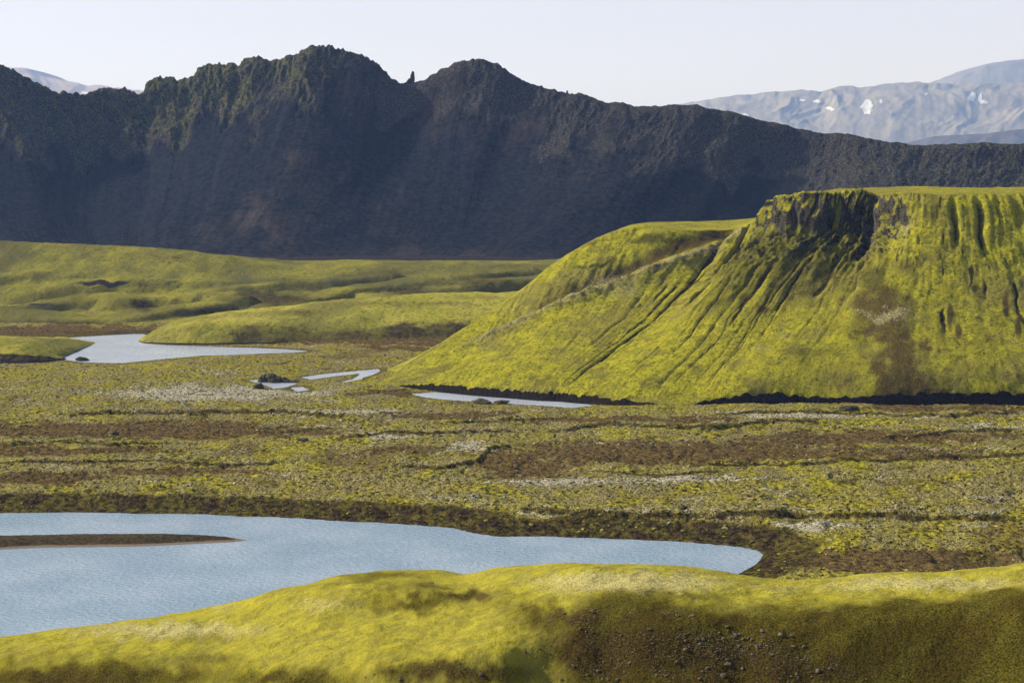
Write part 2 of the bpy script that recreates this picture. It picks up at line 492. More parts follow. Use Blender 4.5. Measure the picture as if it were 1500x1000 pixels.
# ------------------------------------------------------------------ ground sheet and lakes
gm = NT('wide_ground')
gm_f = gm.noise(0.01, 5)
g_mat = gm.done(gm.mix(gm_f, (0.03, 0.028, 0.026), (0.09, 0.075, 0.05)))
gx = np.concatenate([np.linspace(-24500, -3000, 20), np.linspace(-2500, 2500, 41), np.linspace(3000, 24500, 20)])
gy = np.concatenate([np.linspace(-2900, 0, 6), np.linspace(100, 4000, 40), np.linspace(4500, 35500, 24)])
GX, GY = np.meshgrid(gx, gy, indexing='ij')
ground = grid_obj('ground', np.stack([GX, GY, -6 + 0.6 * fbm(GX / 300, GY / 300, 2, 5)], -1), None, g_mat)
structure(ground, 'dark volcanic ground reaching to the horizon')

near_px = [(-160, 752), (-50, 752), (100, 750), (250, 752), (400, 757), (500, 762), (600, 768), (660, 773), (700, 781), (730, 785),
           (800, 786), (900, 788), (1000, 793), (1080, 800), (1113, 806), (1120, 812), (1106, 825), (1080, 842), (1000, 872), (800, 940), (500, 1010), (-160, 1060)]
far_px = [(50, 497), (90, 495), (140, 492), (190, 489), (206, 489), (222, 492), (230, 500), (245, 505), (330, 508), (420, 511), (455, 514), (430, 517),
          (300, 521), (240, 526), (180, 532), (120, 531), (95, 527), (80, 520), (40, 512), (0, 505), (20, 500)]
pool_px = [
    [(362, 557), (385, 555), (410, 559), (436, 561), (420, 567), (400, 570), (384, 563)],
    [(440, 553), (470, 548), (510, 544), (557, 540), (557, 544), (545, 549), (528, 556), (506, 560), (500, 559), (524, 552), (528, 547), (500, 550), (455, 556)],
    [(424, 568), (445, 566), (453, 571), (435, 574)],
    [(600, 577), (640, 574), (680, 576), (740, 580), (800, 584), (850, 589), (872, 594), (840, 598), (790, 594), (740, 591), (690, 588), (650, 585), (620, 582)],
]
def densify(pts, step=6.0, amp=0.6, seed=1):
    pts = np.asarray(pts)[:, :2]
    out = []
    for i in range(len(pts)):
        a, b = pts[i], pts[(i + 1) % len(pts)]
        k = max(1, int(np.linalg.norm(b - a) / step))
        for j in range(k):
            out.append(a + (b - a) * j / k)
    out = np.array(out)
    w = np.stack([noise(out[:, 0] / 9, out[:, 1] / 9, seed), noise(out[:, 0] / 9 + 50, out[:, 1] / 9, seed + 1)], -1)
    return out + amp * w
NEAR = densify(atZ(*np.array(near_px).T), 8, 1.6, 3)
FAR = densify(atZ(*np.array(far_px).T), 12, 2.5, 5)
POOLS = [densify(atZ(*np.array(p).T), 10, 1.2, 7 + i) for i, p in enumerate(pool_px)]
SAND = densify(atZ(*np.array([(-60, 789), (0, 786), (120, 783), (250, 783), (340, 786), (366, 790), (340, 794), (250, 799), (100, 801), (0, 805), (-60, 808)]).T), 8, 1.2, 21)

# ------------------------------------------------------------------ lava plain
def px_line(pts, z=2.0):
    return atZ(*np.array(pts, float).T, z)[:, :2]

SCARPS = [  # (pixels of the foot, height, how far the bench runs back)
    ([(90, 613), (200, 609), (350, 609), (430, 610), (480, 615), (520, 623), (552, 636)], 2.2, 40),
    ([(380, 640), (440, 638), (500, 634)], 1.4, 25),
    ([(480, 654), (560, 647), (640, 644), (760, 638)], 1.5, 25),
    ([(800, 637), (880, 630), (960, 634), (1040, 634), (1110, 628), (1200, 622)], 1.7, 25),
    ([(640, 627), (740, 622), (830, 620)], 1.2, 20),
    ([(1050, 616), (1140, 612), (1250, 610), (1380, 614), (1500, 606)], 1.6, 25),
    ([(1265, 648), (1290, 652), (1340, 648), (1400, 640), (1500, 636)], 1.4, 20),
    ([(1020, 690), (1150, 690), (1250, 686), (1350, 682), (1520, 674)], 1.3, 35),
    ([(560, 690), (640, 698), (700, 688), (715, 668), (760, 660)], 1.6, 25),
    ([(-40, 660), (60, 657), (160, 661), (260, 655)], 1.2, 25),
    ([(-40, 688), (90, 690), (230, 684), (330, 690), (420, 684)], 1.3, 25),
    ([(850, 702), (960, 706), (1050, 700)], 0.9, 20),
    ([(745, 750), (760, 757), (830, 761), (900, 765), (1000, 768), (1090, 768), (1180, 765), (1300, 768), (1500, 771)], 2.0, 30),
]
SCARPS_W = [(px_line(p, 1.5), h, L) for p, h, L in SCARPS]
SOILS = [(90, 484, 190, 9), (90, 488, 170, 8), (560, 500, 230, 5), (660, 492, 110, 7), (590, 510, 90, 4), (560, 575, 60, 4), (770, 683, 85, 20), (200, 630, 300, 15), (1000, 662, 330, 20), (1290, 640, 220, 12), (80, 660, 190, 9), (60, 700, 130, 10), (900, 615, 220, 7),
         (250, 690, 160, 6), (1330, 665, 220, 9), (600, 660, 70, 7), (1320, 822, 220, 20), (1150, 640, 100, 6), (660, 608, 120, 6), (1400, 598, 200, 6), (420, 632, 100, 7)]
LICH = [(1150, 607, 150, 6), (520, 604, 110, 5), (1350, 660, 120, 5), (900, 650, 90, 4), (1030, 618, 60, 3), (560, 636, 90, 5), (1180, 770, 90, 7), (820, 705, 130, 5),
        (1330, 607, 90, 4), (690, 655, 60, 9), (1000, 700, 120, 4), (330, 575, 200, 12), (1160, 800, 30, 14), (760, 690, 80, 3), (470, 625, 60, 4), (880, 752, 140, 5), (1450, 625, 60, 5)]

def blobs(PX, PY, lst, seed):
    wx = 26 * fbm(PX / 70, PY / 14, 3, seed); wy = 6 * fbm(PX / 60 + 9, PY / 12, 3, seed + 3)
    r = np.zeros(PX.shape)
    for cx, cy, rx, ry in lst:
        d = ((PX + wx - cx) / rx) ** 2 + ((PY + wy - cy) / ry) ** 2
        r = np.maximum(r, np.exp(-d * 0.9))
    return r

def plain(X, Y, masks=False):
    far = sm(700, 830, Y)
    base = 2.7 + 1.3 * fbm(X / 75, Y / 110, 3, 11) + 0.55 * fbm(X / 17, Y / 24, 3, 12)
    base = base * (1 - 0.62 * far)
    hum = ridged(X / 4.6, Y / 6.5, 3, 14)
    base = base + (0.55 - 0.22 * far) * hum + 0.30 * fbm(X / 1.7, Y / 3.0, 2, 15)
    ch = np.abs(fbm(X / 60 + 0.5 * fbm(X / 40, Y / 40, 2, 18), Y / 120, 3, 19))
    base = base - 0.8 * np.exp(-(ch / 0.035) ** 2) * (1 - 0.5 * far)
    scar = np.zeros(X.shape); scarl = np.zeros(X.shape)
    for pts, h, L in SCARPS_W:
        o = np.argsort(pts[:, 0]); xs = pts[o, 0]
        yl = np.interp(X, xs, pts[o, 1])
        yl = yl + 3.5 * fbm(X / 14, Y * 0 + L, 3, 33) 
        d = Y - yl
        w = np.where((X > xs[0] - 12) & (X < xs[-1] + 12), 1.0, 0.0)
        endt = sm(xs[0] - 12, xs[0] + 10, X) * (1 - sm(xs[-1] - 10, xs[-1] + 12, X))
        hh = h * endt * (0.75 + 0.5 * noise(X / 11, X * 0 + L, 40))
        base = base + hh * sm(-0.6, 1.6, d) * np.exp(-np.clip(d, 0, None) / L)
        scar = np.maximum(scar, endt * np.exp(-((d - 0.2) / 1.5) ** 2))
        scarl = np.maximum(scarl, endt * np.exp(-((d - 6) / 6.0) ** 2))
    sdn = sdist(X, Y, NEAR)
    wob = 3.0 * fbm(X / 14, Y / 14, 3, 51)
    k = sm(0, 17, sdn + 1.0 * 0)
    h = np.where(sdn > 0, base * k + 0.25 * sm(0, 2, sdn), -2.2 * sm(0, 10, -sdn))
    sdf = sdist(X, Y, FAR)
    h = np.where(sdf > 0, h * (0.10 + 0.90 * sm(0, 55, sdf)) + 0.0, -1.6 * sm(0, 8, -sdf))
    sdp = np.full(X.shape, 1e9)
    for p in POOLS:
        d = sdist(X, Y, p)
        sdp = np.minimum(sdp, d)
    h = np.where(sdp > 0, h * (0.14 + 0.86 * sm(0, 36, sdp)), np.minimum(h, -1.2 * sm(0, 5, -sdp)))
    if not masks:
        return h
    PX, PY = topx(np.stack([X, Y, np.clip(h, 0, 5)], -1))
    soil = blobs(PX, PY, SOILS, 61)
    lich = np.maximum(1.15 * blobs(PX, PY, LICH, 71), 0.50 * scarl) 
    lich = np.maximum(lich, 0.55 * sm(0.15, 0.5, fbm(X / 30, Y / 22, 3, 72)) * sm(0.0, 0.4, hum))
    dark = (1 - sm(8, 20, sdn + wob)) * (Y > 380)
    dark = np.maximum(dark, 0.95 * scar)  # scarp faces turned from the sun get their shade as colour
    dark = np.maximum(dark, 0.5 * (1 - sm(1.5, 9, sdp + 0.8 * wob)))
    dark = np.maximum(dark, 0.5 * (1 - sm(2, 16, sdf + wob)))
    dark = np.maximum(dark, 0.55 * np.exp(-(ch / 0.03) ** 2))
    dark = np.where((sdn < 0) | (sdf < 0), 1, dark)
    return h, dict(soil=soil * (1 - 0.4 * scarl), lichen=lich * (1 - 0.8 * soil) * (1 - dark), dark=dark), (sdn, sdf, sdp)

NU, NV = 720, 480
yy = 300 + (1330 - 300) * (np.linspace(0, 1, NV)) ** 1.12
ss = np.linspace(-1, 1, NU)
PYg = np.broadcast_to(yy[None, :], (NU, NV))
PXg = ss[:, None] * (yy[None, :] * 750 / F + 45)
ph, pm, _ = plain(PXg, PYg, True)
lava_plain = grid_obj('lava_plain', np.stack([PXg, PYg, ph], -1), pm, mat_plain())
structure(lava_plain, 'moss covered lava plain with brown soil patches and pale lichen rocks')

def water(name, pts, grow, mat, label):
    c = pts.mean(0)
    sd = pts
    # a sheet a little larger than the shore: the banks cut it off
    d = np.roll(sd, -1, 0) - np.roll(sd, 1, 0)
    nrm = np.stack([d[:, 1], -d[:, 0]], -1); nrm /= np.linalg.norm(nrm, axis=1, keepdims=True) + 1e-9
    area = 0.5 * np.sum(sd[:, 0] * np.roll(sd[:, 1], -1) - np.roll(sd[:, 0], -1) * sd[:, 1])
    nrm *= 1 if area > 0 else -1
    q = sd + nrm * grow
    me = bpy.data.meshes.new(name)
    import bmesh
    bm = bmesh.new()
    vs = [bm.verts.new((x, y, 0.0)) for x, y in q]
    f = bm.faces.new(vs)
    if f.normal.z < 0 or area < 0:
        f.normal_flip()
    bmesh.ops.triangulate(bm, faces=bm.faces[:])
    bm.normal_update()
    for f in bm.faces:
        if f.normal.z < 0:
            f.normal_flip()
    bm.to_mesh(me); bm.free()
    me.materials.append(mat)
    o = bpy.data.objects.new(name, me); COL.objects.link(o)
    return structure(o, label)

w_near = mat_water('lake_water', ((0.25, 0.345, 0.42), (0.34, 0.42, 0.49)), 1.1, 0.6, 0.10)
w_far = mat_water('far_water', ((0.40, 0.44, 0.49), (0.47, 0.51, 0.56)), 0.9, 0.3, 0.12)
water('lake', NEAR, 2.0, w_near, 'pale blue lake with a brown sandbar below the mossy foreground hill')
water('distant_lake', FAR, 2.0, w_far, 'pale lake under the rolling green hills')
for i, p in enumerate(POOLS):
    water('stream_pool', p, 1.5, w_far, ['narrow pool of the stream beside the dark rock outcrop', 'bending stream arm at the tip of the flat topped hill',
          'tiny pool below the rock outcrop', 'long still pool along the foot of the flat topped hill'][i])

# sandbar
sx = np.linspace(SAND[:, 0].min() - 1, SAND[:, 0].max() + 1, 260); sy = np.linspace(SAND[:, 1].min() - 1, SAND[:, 1].max() + 1, 60)
SX, SY = np.meshgrid(sx, sy, indexing='ij')
sd = sdist(SX, SY, SAND)
sh = np.where(sd < 0, 1.5 * sm(0, 7, -sd) + 0.12 * fbm(SX / 2, SY / 2, 3, 8) * sm(0, 3, -sd), -1.0 * sm(0, 1, sd))
n = NT('sandbar_soil')
f1 = n.noise(0.9, 5, 0.65)
c = n.mix(n.step(f1, 0.35, 0.7), (0.035, 0.026, 0.016), (0.085, 0.066, 0.034))
c = n.mix(n.step(n.math('ADD', n.attr('sand'), n.math('MULTIPLY', n.math('SUBTRACT', f1, 0.5), 0.5)), 0.4, 0.6), c, (0.17, 0.135, 0.10))
sandbar = grid_obj('sandbar', np.stack([SX, SY, sh], -1), dict(sand=1 - sm(1.0, 3.0, -sd)), n.done(c, n.bump(f1, 0.3, 0.7)))
structure(sandbar, 'long low brown sandbar lying in the blue lake')

# ------------------------------------------------------------------ flat topped hill
# station: rim px, py, Y | foot px, py | bank height m | back px, py, Y | cliff 0..1
MS = [
    (556, 560, 897, 545, 564, 0.2, 560, 557, 915, 0),
    (600, 531, 908, 566, 567, 0.6, 606, 526, 930, 0),
    (650, 499, 925, 592, 569, 1.0, 658, 494, 950, 0),
    (700, 467, 945, 622, 571, 1.8, 708, 461, 970, 0),
    (760, 429, 965, 660, 575, 2.6, 768, 422, 995, 0),
    (800, 395, 980, 690, 578, 2.6, 810, 386, 1010, 0.2),
    (835, 372, 985, 715, 580, 2.6, 845, 364, 1015, 0.2),
    (880, 349, 990, 742, 582, 2.6, 890, 343, 1025, 0.3),
    (930, 334, 995, 768, 584, 2.6, 942, 327, 1040, 0.3),
    (1000, 338, 985, 793, 586, 2.6, 1005, 325, 1070, 0.1),
    (1060, 338, 985, 818, 587, 2.6, 1060, 323, 1080, 0.1),
    (1105, 322, 985, 840, 589, 2.6, 1106, 319, 1060, 0.3),
    (1128, 306, 975, 865, 591, 2.4, 1134, 300, 1030, 0.9),
    (1142, 293, 963, 895, 594, 2.2, 1150, 289, 1010, 1.0),
    (1170, 289, 950, 942, 597, 1.6, 1180, 283, 1040, 1.0),
    (1205, 286, 945, 995, 599, 0.9, 1214, 279, 1065, 1.0),
    (1240, 286, 948, 1048, 598, 3.4, 1240, 275.5, 1085, 1.0),
    (1285, 288, 942, 1125, 598, 5.6, 1285, 275, 1095, 0.9),
    (1315, 286, 915, 1215, 599, 4.0, 1315, 274.5, 1098, 0.8),
    (1340, 284, 905, 1305, 600, 5.6, 1342, 274, 1100, 0.2),
    (1400, 285, 903, 1412, 600, 6.2, 1402, 274, 1100, 0.04),
    (1460, 284, 905, 1530, 600, 6.2, 1460, 274, 1100, 0.04),
    (1530, 285, 910, 1660, 601, 4.5, 1530, 274, 1105, 0.04),
    (1620, 288, 925, 1840, 601, 4.0, 1600, 274, 1115, 0.12),
    (1750, 292, 960, 2060, 596, 3.0, 1720, 275, 1130, 0.3),
]
A = np.array(MS, float)
rim = atY(A[:, 0], A[:, 1], A[:, 2])
foot = atZ(A[:, 3], A[:, 4], 0.3)
out = foot - rim; out[:, 2] = 0; out /= np.linalg.norm(out, axis=1, keepdims=True)
bank = foot - out * 2.2; bank[:, 2] = foot[:, 2] + A[:, 5] + 0.3
back = atY(A[:, 6], A[:, 7], A[:, 8])
foot0 = foot + out * 3; foot0[:, 2] = -2.5
cl = A[:, 9:10]
def between(p, q, s, zf):
    r = p + (q - p) * s
    r[:, 2] = p[:, 2] + (q[:, 2] - p[:, 2]) * np.asarray(zf).reshape(-1)
    return r
m1 = between(bank, rim, 0.33, 0.33 - 0.04 + 0 * cl)
m2 = between(bank, rim, 0.66, 0.66 - 0.06 * 1 - 0.02 * cl)
m3 = between(bank, rim, 0.86 + 0.04 * cl, 0.86 - 0.14 * cl)
brow = between(rim, back, 0.06, 0.08 + 0 * cl)
backfoot = back.copy(); backfoot[:, 1] += 190 * np.clip((back[:, 2]) / 80, 0.05, 1); backfoot[:, 0] -= 20; backfoot[:, 2] = -3
us = np.concatenate([[0], np.cumsum(np.linalg.norm(np.diff((rim + foot) / 2, axis=0), axis=1))])
NUm = 760
um = np.linspace(0, us[-1], NUm)
tsm = np.array([0, 0.025, 0.05, 0.28, 0.54, 0.72, 0.80, 0.84, 0.95, 1.0])
tm = np.concatenate([np.linspace(0, 0.05, 14)[:-1], np.linspace(0.05, 0.80, 215)[:-1], np.linspace(0.80, 0.95, 50)[:-1], np.linspace(0.95, 1, 14)])
V = loft([foot0, foot, bank, m1, m2, m3, rim, brow, back, backfoot], us, um, tsm, tm)
CL = pchip(us, A[:, 9:10], um)[:, 0][:, None]
UU = um[:, None] + 0 * tm[None, :]; TT = tm[None, :] + 0 * UU
RPX = pchip(us, A[:, 0:1], um)[:, 0][:, None] + 0 * TT      # rim pixel column of the fall line
s = np.clip((TT - 0.05) / 0.75, 0, 1)                          # 0 bank top .. 1 rim
onslope = sm(0.0, 0.06, s) * (1 - sm(0.985, 1.0, s))
N0 = normals(V)
X0, Y0 = V[..., 0], V[..., 1]
hgt = np.clip(V[..., 2] / 80, 0, 1)
wob = 5.0 * fbm(UU / 60, s * 3, 3, 201)
# gullies that follow the fall lines
g1 = ridged((UU + wob) / 21.0, s * 0.9, 3, 210)
g2 = ridged((UU + 0.6 * wob) / 7.5, s * 1.6, 3, 220)
g3 = fbm((UU + 0.5 * wob) / 3.0, s * 5, 3, 230)
side = 1 - sm(900, 1000, RPX)                                  # smoother left nose
rightp = sm(1320, 1400, RPX)
amp = (0.35 + 1.9 * s ** 1.5 * (1 - 0.7 * rightp)) * (0.45 + 0.55 * (1 - side))
disp = -(g1 * 0.25) * amp * onslope - 0.22 * g2 * amp * onslope + 0.28 * g3 * onslope * (0.5 + s)
streak = onslope * np.clip(0.40 * sm(0.6, 0.95, g1) * sm(0.15, 0.5, s) + 0.55 * sm(0.6, 0.95, g2) * (0.42 + sm(0.25, 0.7, s)), 0, 1) * (0.35 + 0.65 * (1 - side)) * sm(-0.35, 0.25, fbm(UU / 12, s * 5, 3, 245))
GUL = [(1078, 0.08, 0.97, 2.6, 2.2, .95), (1128, 0.45, 0.80, 1.5, 1.4, .8), (1158, 0.22, 0.62, 1.2, 1.2, .85), (1176, 0.04, 0.9, 1.2, 1.6, .55), (1193, 0.36, 0.66, 1.6, 1.6, .95),
       (1222, 0.06, 0.75, 1.1, 1.3, .6), (1236, 0.42, 0.74, 1.4, 2.0, .9), (1270, 0.48, 0.95, 2.2, 2.6, .75), (1300, 0.5, 0.8, 1.4, 1.8, .6), (1030, 0.45, 0.8, 0.8, 1.0, .5), (955, 0.2, 0.6, 0.6, 0.9, .45), (1060, 0.1, 0.5, 0.6, 0.8, .5),
       (1396, 0.78, 0.98, 2.8, 2.4, .6), (1431, 0.74, 0.98, 3.0, 2.8, .65), (1459, 0.28, 0.58, 1.2, 1.6, .95), (1386, 0.30, 0.43, 1.4, 2.0, 1.0), (1484, 0.88, 0.98, 1.4, 2.6, .4),
       (1428, 0.48, 0.60, 1.0, 1.4, .7), (1112, 0.6, 0.99, 1.6, 1.8, .6), (1290, 0.72, 0.99, 2.6, 3.0, .8), (1206, 0.15, 0.4, 0.8, 0.8, .6), (1140, 0.05, 0.4, 0.7, 0.8, .5), (1187, 0.08, 0.3, 0.7, 0.8, .6)]
rg = np.random.RandomState(12)
for k in range(22):
    GUL.append((rg.uniform(1000, 1310), rg.uniform(0.0, 0.3), rg.uniform(0.4, 0.8), rg.uniform(0.3, 0.9), rg.uniform(0.5, 1.1), rg.uniform(0.45, 0.85)))
for rp, s0, s1, dep, wid, st in GUL:
    uc = np.interp(rp, A[:, 0], us)
    d = (UU + 0.5 * wob + 1.2 * fbm(UU * 0 + rp, s * 9, 3, 301) - uc)
    w = wid * (0.35 + 0.5 * s) * (1 + 0.5 * fbm(UU * 0 + rp * 3, s * 14, 2, 302))
    q = np.exp(-(d / w) ** 2) * sm(s0 - 0.06, s0 + 0.05, s) * (1 - sm(s1 - 0.05, s1 + 0.04, s))
    disp = disp - 0.5 * dep * (1 + sm(0.6, 0.8, s)) * q
    streak = np.maximum(streak, st * q)
# cliffs under the rim
fall = ridged((UU + 0.8 * wob + 5 * fbm(UU / 20, s * 3, 2, 246)) / 8.5, s * 1.1, 3, 244)
cz = CL * sm(0.56, 0.92, s + 0.16 * fbm(UU / 13, s * 1.2, 3, 240) + 0.16 * fall * (1 - sm(0.8, 1, s)) - 0.05 + 0.10 * fbm(UU / 4, s * 6, 3, 241)) * (1 - sm(0.985, 1.0, s))
but = ridged((UU + 4 * fbm(UU / 15, s * 3, 2, 243)) / 17, s * 0.8, 3, 242, 0.5)
disp = disp + (4.2 * CL + 0.1) * but * sm(0.35, 0.85, s) * (1 - 0.5 * sm(0.95, 1.0, s)) * (1 - side)
crag = ridged(UU / 11 + 0.4 * fbm(UU / 9, s * 6, 2, 250), s * 7.0, 4, 260, 0.6)
disp = disp + cz * (4.2 * crag - 0.8) + cz * 2.2 * ridged(UU / 5.0 + s * 6, s * 20, 4, 262, 0.6)
# rib that runs down the left nose, with a hollow behind it
rib = atY(*np.array([(1110, 335, 978), (1050, 360, 965), (960, 394, 945), (850, 430, 925), (760, 463, 912), (700, 487, 905), (620, 528, 898), (580, 548, 894)], float).T)
dr, fr = seg_dist(X0, Y0, rib)
yrib = np.interp(X0, rib[::-1, 0], rib[::-1, 1])
behind = Y0 > yrib
taper = sm(0.0, 0.05, fr) * (1 - sm(0.75, 1.0, fr)) * (TT < 0.83)
ribn = np.exp(-(dr / 6.5) ** 2) * taper
hol = np.where(behind, np.exp(-((dr - 15) / 9.0) ** 2), 0) * taper * sm(0.95, 0.45, fr)
disp = disp + ribn * (2.6 + 1.5 * fbm(X0 / 6, Y0 / 6, 3, 270)) - 4.0 * hol
V = V + N0 * (disp * (TT < 0.82))[..., None]
# plateau and everywhere: gentle hummocks
V[..., 2] += ((0.40 + 0.5 * rightp) * fbm(X0 / 9, Y0 / 9, 3, 280) * (1 - 0.5 * sm(0.8, 0.86, TT)) + 0.22 * fbm(X0 / 2.2, Y0 / 2.2, 3, 281) * (1 - 0.5 * sm(0.8, 0.86, TT))) * sm(0.05, 0.08, TT)
V[..., 2] += 0.8 * fbm(X0 / 40, Y0 / 60, 2, 283) * sm(0.82, 0.88, TT)
# ragged bank
bk = np.exp(-((TT - 0.05) / 0.012) ** 2)
V[..., 2] += bk * 1.1 * fbm(UU / 5, UU * 0, 3, 290) * sm(0.4, 1.5, pchip(us, A[:, 5:6], um)[:, 0][:, None])
PX, PY = topx(V)
def blob(cx, cy, rx, ry, warp=8, seed=300):
    wx = warp * fbm(PX / 30, PY / 30, 3, seed); wy = warp * fbm(PX / 30 + 7, PY / 30, 3, seed + 5)
    return np.exp(-(((PX + wx - cx) / rx) ** 2 + ((PY + wy - cy) / ry) ** 2))
scar = np.exp(-((PX + 34 * fbm(PX / 40, PY / 40, 3, 330) - np.interp(PY, [400, 470, 520, 590], [1295, 1300, 1318, 1335])) / np.interp(PY, [380, 440, 480, 520, 590], [26, 45, 60, 52, 62])) ** 4) * sm(385, 440, PY)
soil = np.maximum.reduce([0.78 * scar, 0.85 * blob(1300, 470, 60, 20, 14), 0.5 * blob(1240, 550, 60, 30, 20), 0.42 * blob(1430, 530, 70, 40, 25), 0.5 * blob(1220, 475, 45, 30, 20), 0.9 * hol, 0.85 * blob(1118, 452, 18, 12), 1.0 * blob(1392, 462, 5, 24, 3), 1.0 * blob(1404, 485, 5, 14, 3), 1.0 * blob(1474, 445, 7, 26, 5), 1.0 * blob(1492, 480, 5, 20, 4),
                          0.65 * blob(1325, 390, 30, 22), 0.5 * blob(1290, 288, 40, 6, 3), 0.4 * blob(1150, 560, 60, 15), 0.6 * blob(1340, 405, 14, 10), 0.5 * blob(1420, 410, 12, 10), 0.55 * blob(1230, 440, 12, 6)]) * (TT < 0.87)  # strip just under the rim is shade painted as brown
dgr = np.maximum.reduce([0.62 * CL * sm(0.36, 0.70, s + 0.25 * fall) * (1 - sm(0.9, 1, s)), 0.85 * blob(1285, 410, 30, 45, 20), 0.6 * blob(1260, 500, 30, 60, 25), 0.55 * blob(1180, 520, 60, 30, 25), 0.5 * blob(1440, 505, 50, 20, 20), 0.8 * blob(955, 350, 50, 10, 6), 0.6 * blob(870, 390, 60, 8, 8), 0.5 * blob(820, 420, 50, 8, 8)])
lich = np.maximum.reduce([0.42 * sm(0.815, 0.85, TT), 0.9 * blob(1300, 462, 55, 14, 16), 0.70 * ribn, 0.62 * blob(900, 418, 80, 22, 12), 0.55 * blob(1000, 385, 50, 14), 0.7 * blob(1328, 330, 12, 40, 10), 0.75 * blob(1300, 465, 40, 12), 0.5 * blob(880, 425, 70, 22), 0.45 * blob(760, 455, 60, 22), 0.5 * blob(1150, 490, 25, 14), 0.6 * blob(1120, 510, 30, 8)])
rockm = np.maximum.reduce([cz * (0.22 + 0.58 * sm(-0.2, 0.5, crag)) * (0.5 + 0.5 * sm(0.6, -0.2, but)), 0.5 * blob(1320, 335, 18, 40), 0.45 * blob(1290, 420, 35, 40, 20), 0.35 * blob(780, 405, 12, 8, 3), 0.5 * blob(870, 352, 40, 8, 4), 0.5 * blob(950, 340, 40, 9, 4)])
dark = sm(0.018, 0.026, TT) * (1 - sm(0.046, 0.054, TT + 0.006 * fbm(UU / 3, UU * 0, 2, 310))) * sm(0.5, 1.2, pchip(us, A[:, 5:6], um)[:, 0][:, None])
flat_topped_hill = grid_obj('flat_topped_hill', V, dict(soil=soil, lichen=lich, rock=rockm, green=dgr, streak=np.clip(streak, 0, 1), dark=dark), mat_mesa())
structure(flat_topped_hill, 'steep flat topped hill covered in yellow green moss with dark cliffs')

# ------------------------------------------------------------------ dark ridge
crest_px = [(-220, 90), (-120, 100), (-60, 92), (0, 97), (20, 103), (45, 118), (75, 133), (95, 138), (115, 141), (130, 134), (165, 128), (185, 130), (200, 137), (213, 139), (219, 122),
            (235, 118), (255, 114), (262, 119), (284, 111), (288, 102), (310, 95), (340, 95), (350, 98), (366, 88), (400, 86), (440, 81), (449, 74), (480, 72), (500, 76), (530, 85),
            (555, 97), (570, 112), (588, 122), (604, 120), (620, 117), (640, 106), (660, 97), (678, 90), (705, 89), (728, 96), (740, 105), (752, 115), (775, 125), (800, 132), (830, 139), (850, 140),
            (890, 150), (910, 150), (925, 155), (945, 157), (970, 154), (1000, 152), (1015, 153), (1040, 158), (1080, 168), (1120, 178), (1170, 188), (1230, 197), (1290, 205), (1330, 211),
            (1360, 214), (1400, 213), (1440, 210), (1500, 210), (1560, 212), (1700, 216), (1900, 222)]
C = np.array(crest_px, float)
bx = [-220, 0, 120, 300, 470, 560, 650, 780, 930, 1060, 1180, 1320, 1500, 1900]
bowl_m = pchip(bx, np.array([50, 70, 105, 45, -30, 0, 28, 10, -45, -15, 25, -15, 15, 0], float)[:, None], C[:, 0])[:, 0]
bowl_c = np.interp(C[:, 0], bx, [20, 30, 50, 45, 25, 20, 20, 5, -20, -15, 5, -20, -20, 0])
crestY = np.interp(C[:, 0], [-220, 500, 1000, 1500, 1900], [2300, 2280, 2250, 2200, 2180]) + bowl_c
crest = atY(C[:, 0], C[:, 1], crestY)
base_px = C[:, 0] + pchip([-220, 0, 150, 300, 450, 560, 650, 800, 950, 1100, 1300, 1900], np.array([30, 25, -20, -85, -150, -110, -70, -120, -165, -130, -80, -20], float)[:, None], C[:, 0])[:, 0]
base = atZ(base_px, np.full(len(C), 381.0), 6.0); base[:, 1] += 0.35 * bowl_m + 20; base[:, 2] = 3
def rb(sf, zf, bw):
    r = base + (crest - base) * sf
    r[:, 1] += bowl_m * bw
    r[:, 2] = base[:, 2] + (crest[:, 2] - base[:, 2]) * zf
    return r
r1, r2, r3 = rb(0.34, 0.15, 0.40), rb(0.66, 0.50, 0.80), rb(0.87, 0.79, 0.45)
# crag faces are steeper than the scree below
b1 = crest.copy(); b1[:, 1] += 25; b1[:, 2] -= 6
b2 = crest.copy(); b2[:, 1] += 420; b2[:, 2] = -4
front0 = base.copy(); front0[:, 1] -= 120; front0[:, 2] = -2
ur = C[:, 0]
NUr = 1320
uu = np.concatenate([np.linspace(-215, -30, 60)[:-1], np.linspace(-30, 1530, 1201)[:-1], np.linspace(1530, 1895, 60)])
tsr = np.array([0, 0.08, 0.32, 0.60, 0.80, 0.92, 0.95, 1.0])
tr = np.concatenate([np.linspace(0, 0.08, 12)[:-1], np.linspace(0.08, 0.92, 180)[:-1], np.linspace(0.92, 1.0, 14)])
V = loft([front0, base, r1, r2, r3, crest, b1, b2], ur, uu, tsr, tr)
N0 = normals(V)
UU = (uu[:, None] + 0 * tr[None, :]) * 0.78                     # metres along the ridge
TT = tr[None, :] + 0 * UU
s = np.clip((TT - 0.08) / 0.84, 0, 1)
PXu = uu[:, None] + 0 * TT
cragd = np.interp(uu, [-220, 0, 120, 200, 300, 400, 500, 600, 700, 850, 1000, 1100, 1250, 1500, 1900], [.38, .38, .34, .34, .28, .22, .18, .12, .16, .24, .30, .32, .4, .5, .5])[:, None]
cm = sm(1 - cragd - 0.16, 1 - cragd + 0.16, s + 0.22 * fbm(UU / 45, s * 4, 4, 401))
wr = 10 * fbm(UU / 80, s * 2.5, 3, 402)
crag = ridged((UU + wr) / 42, s * 5.0, 5, 403, 0.55)
crag2 = ridged((UU + wr) / 15, s * 15, 3, 404, 0.6)
crag3 = fbm((UU + wr) / 5, s * 48, 3, 405, 0.6)
fade = sm(0.0, 0.08, s) * (1 - 0.35 * sm(0.93, 1.0, s)) * (TT < 0.93)
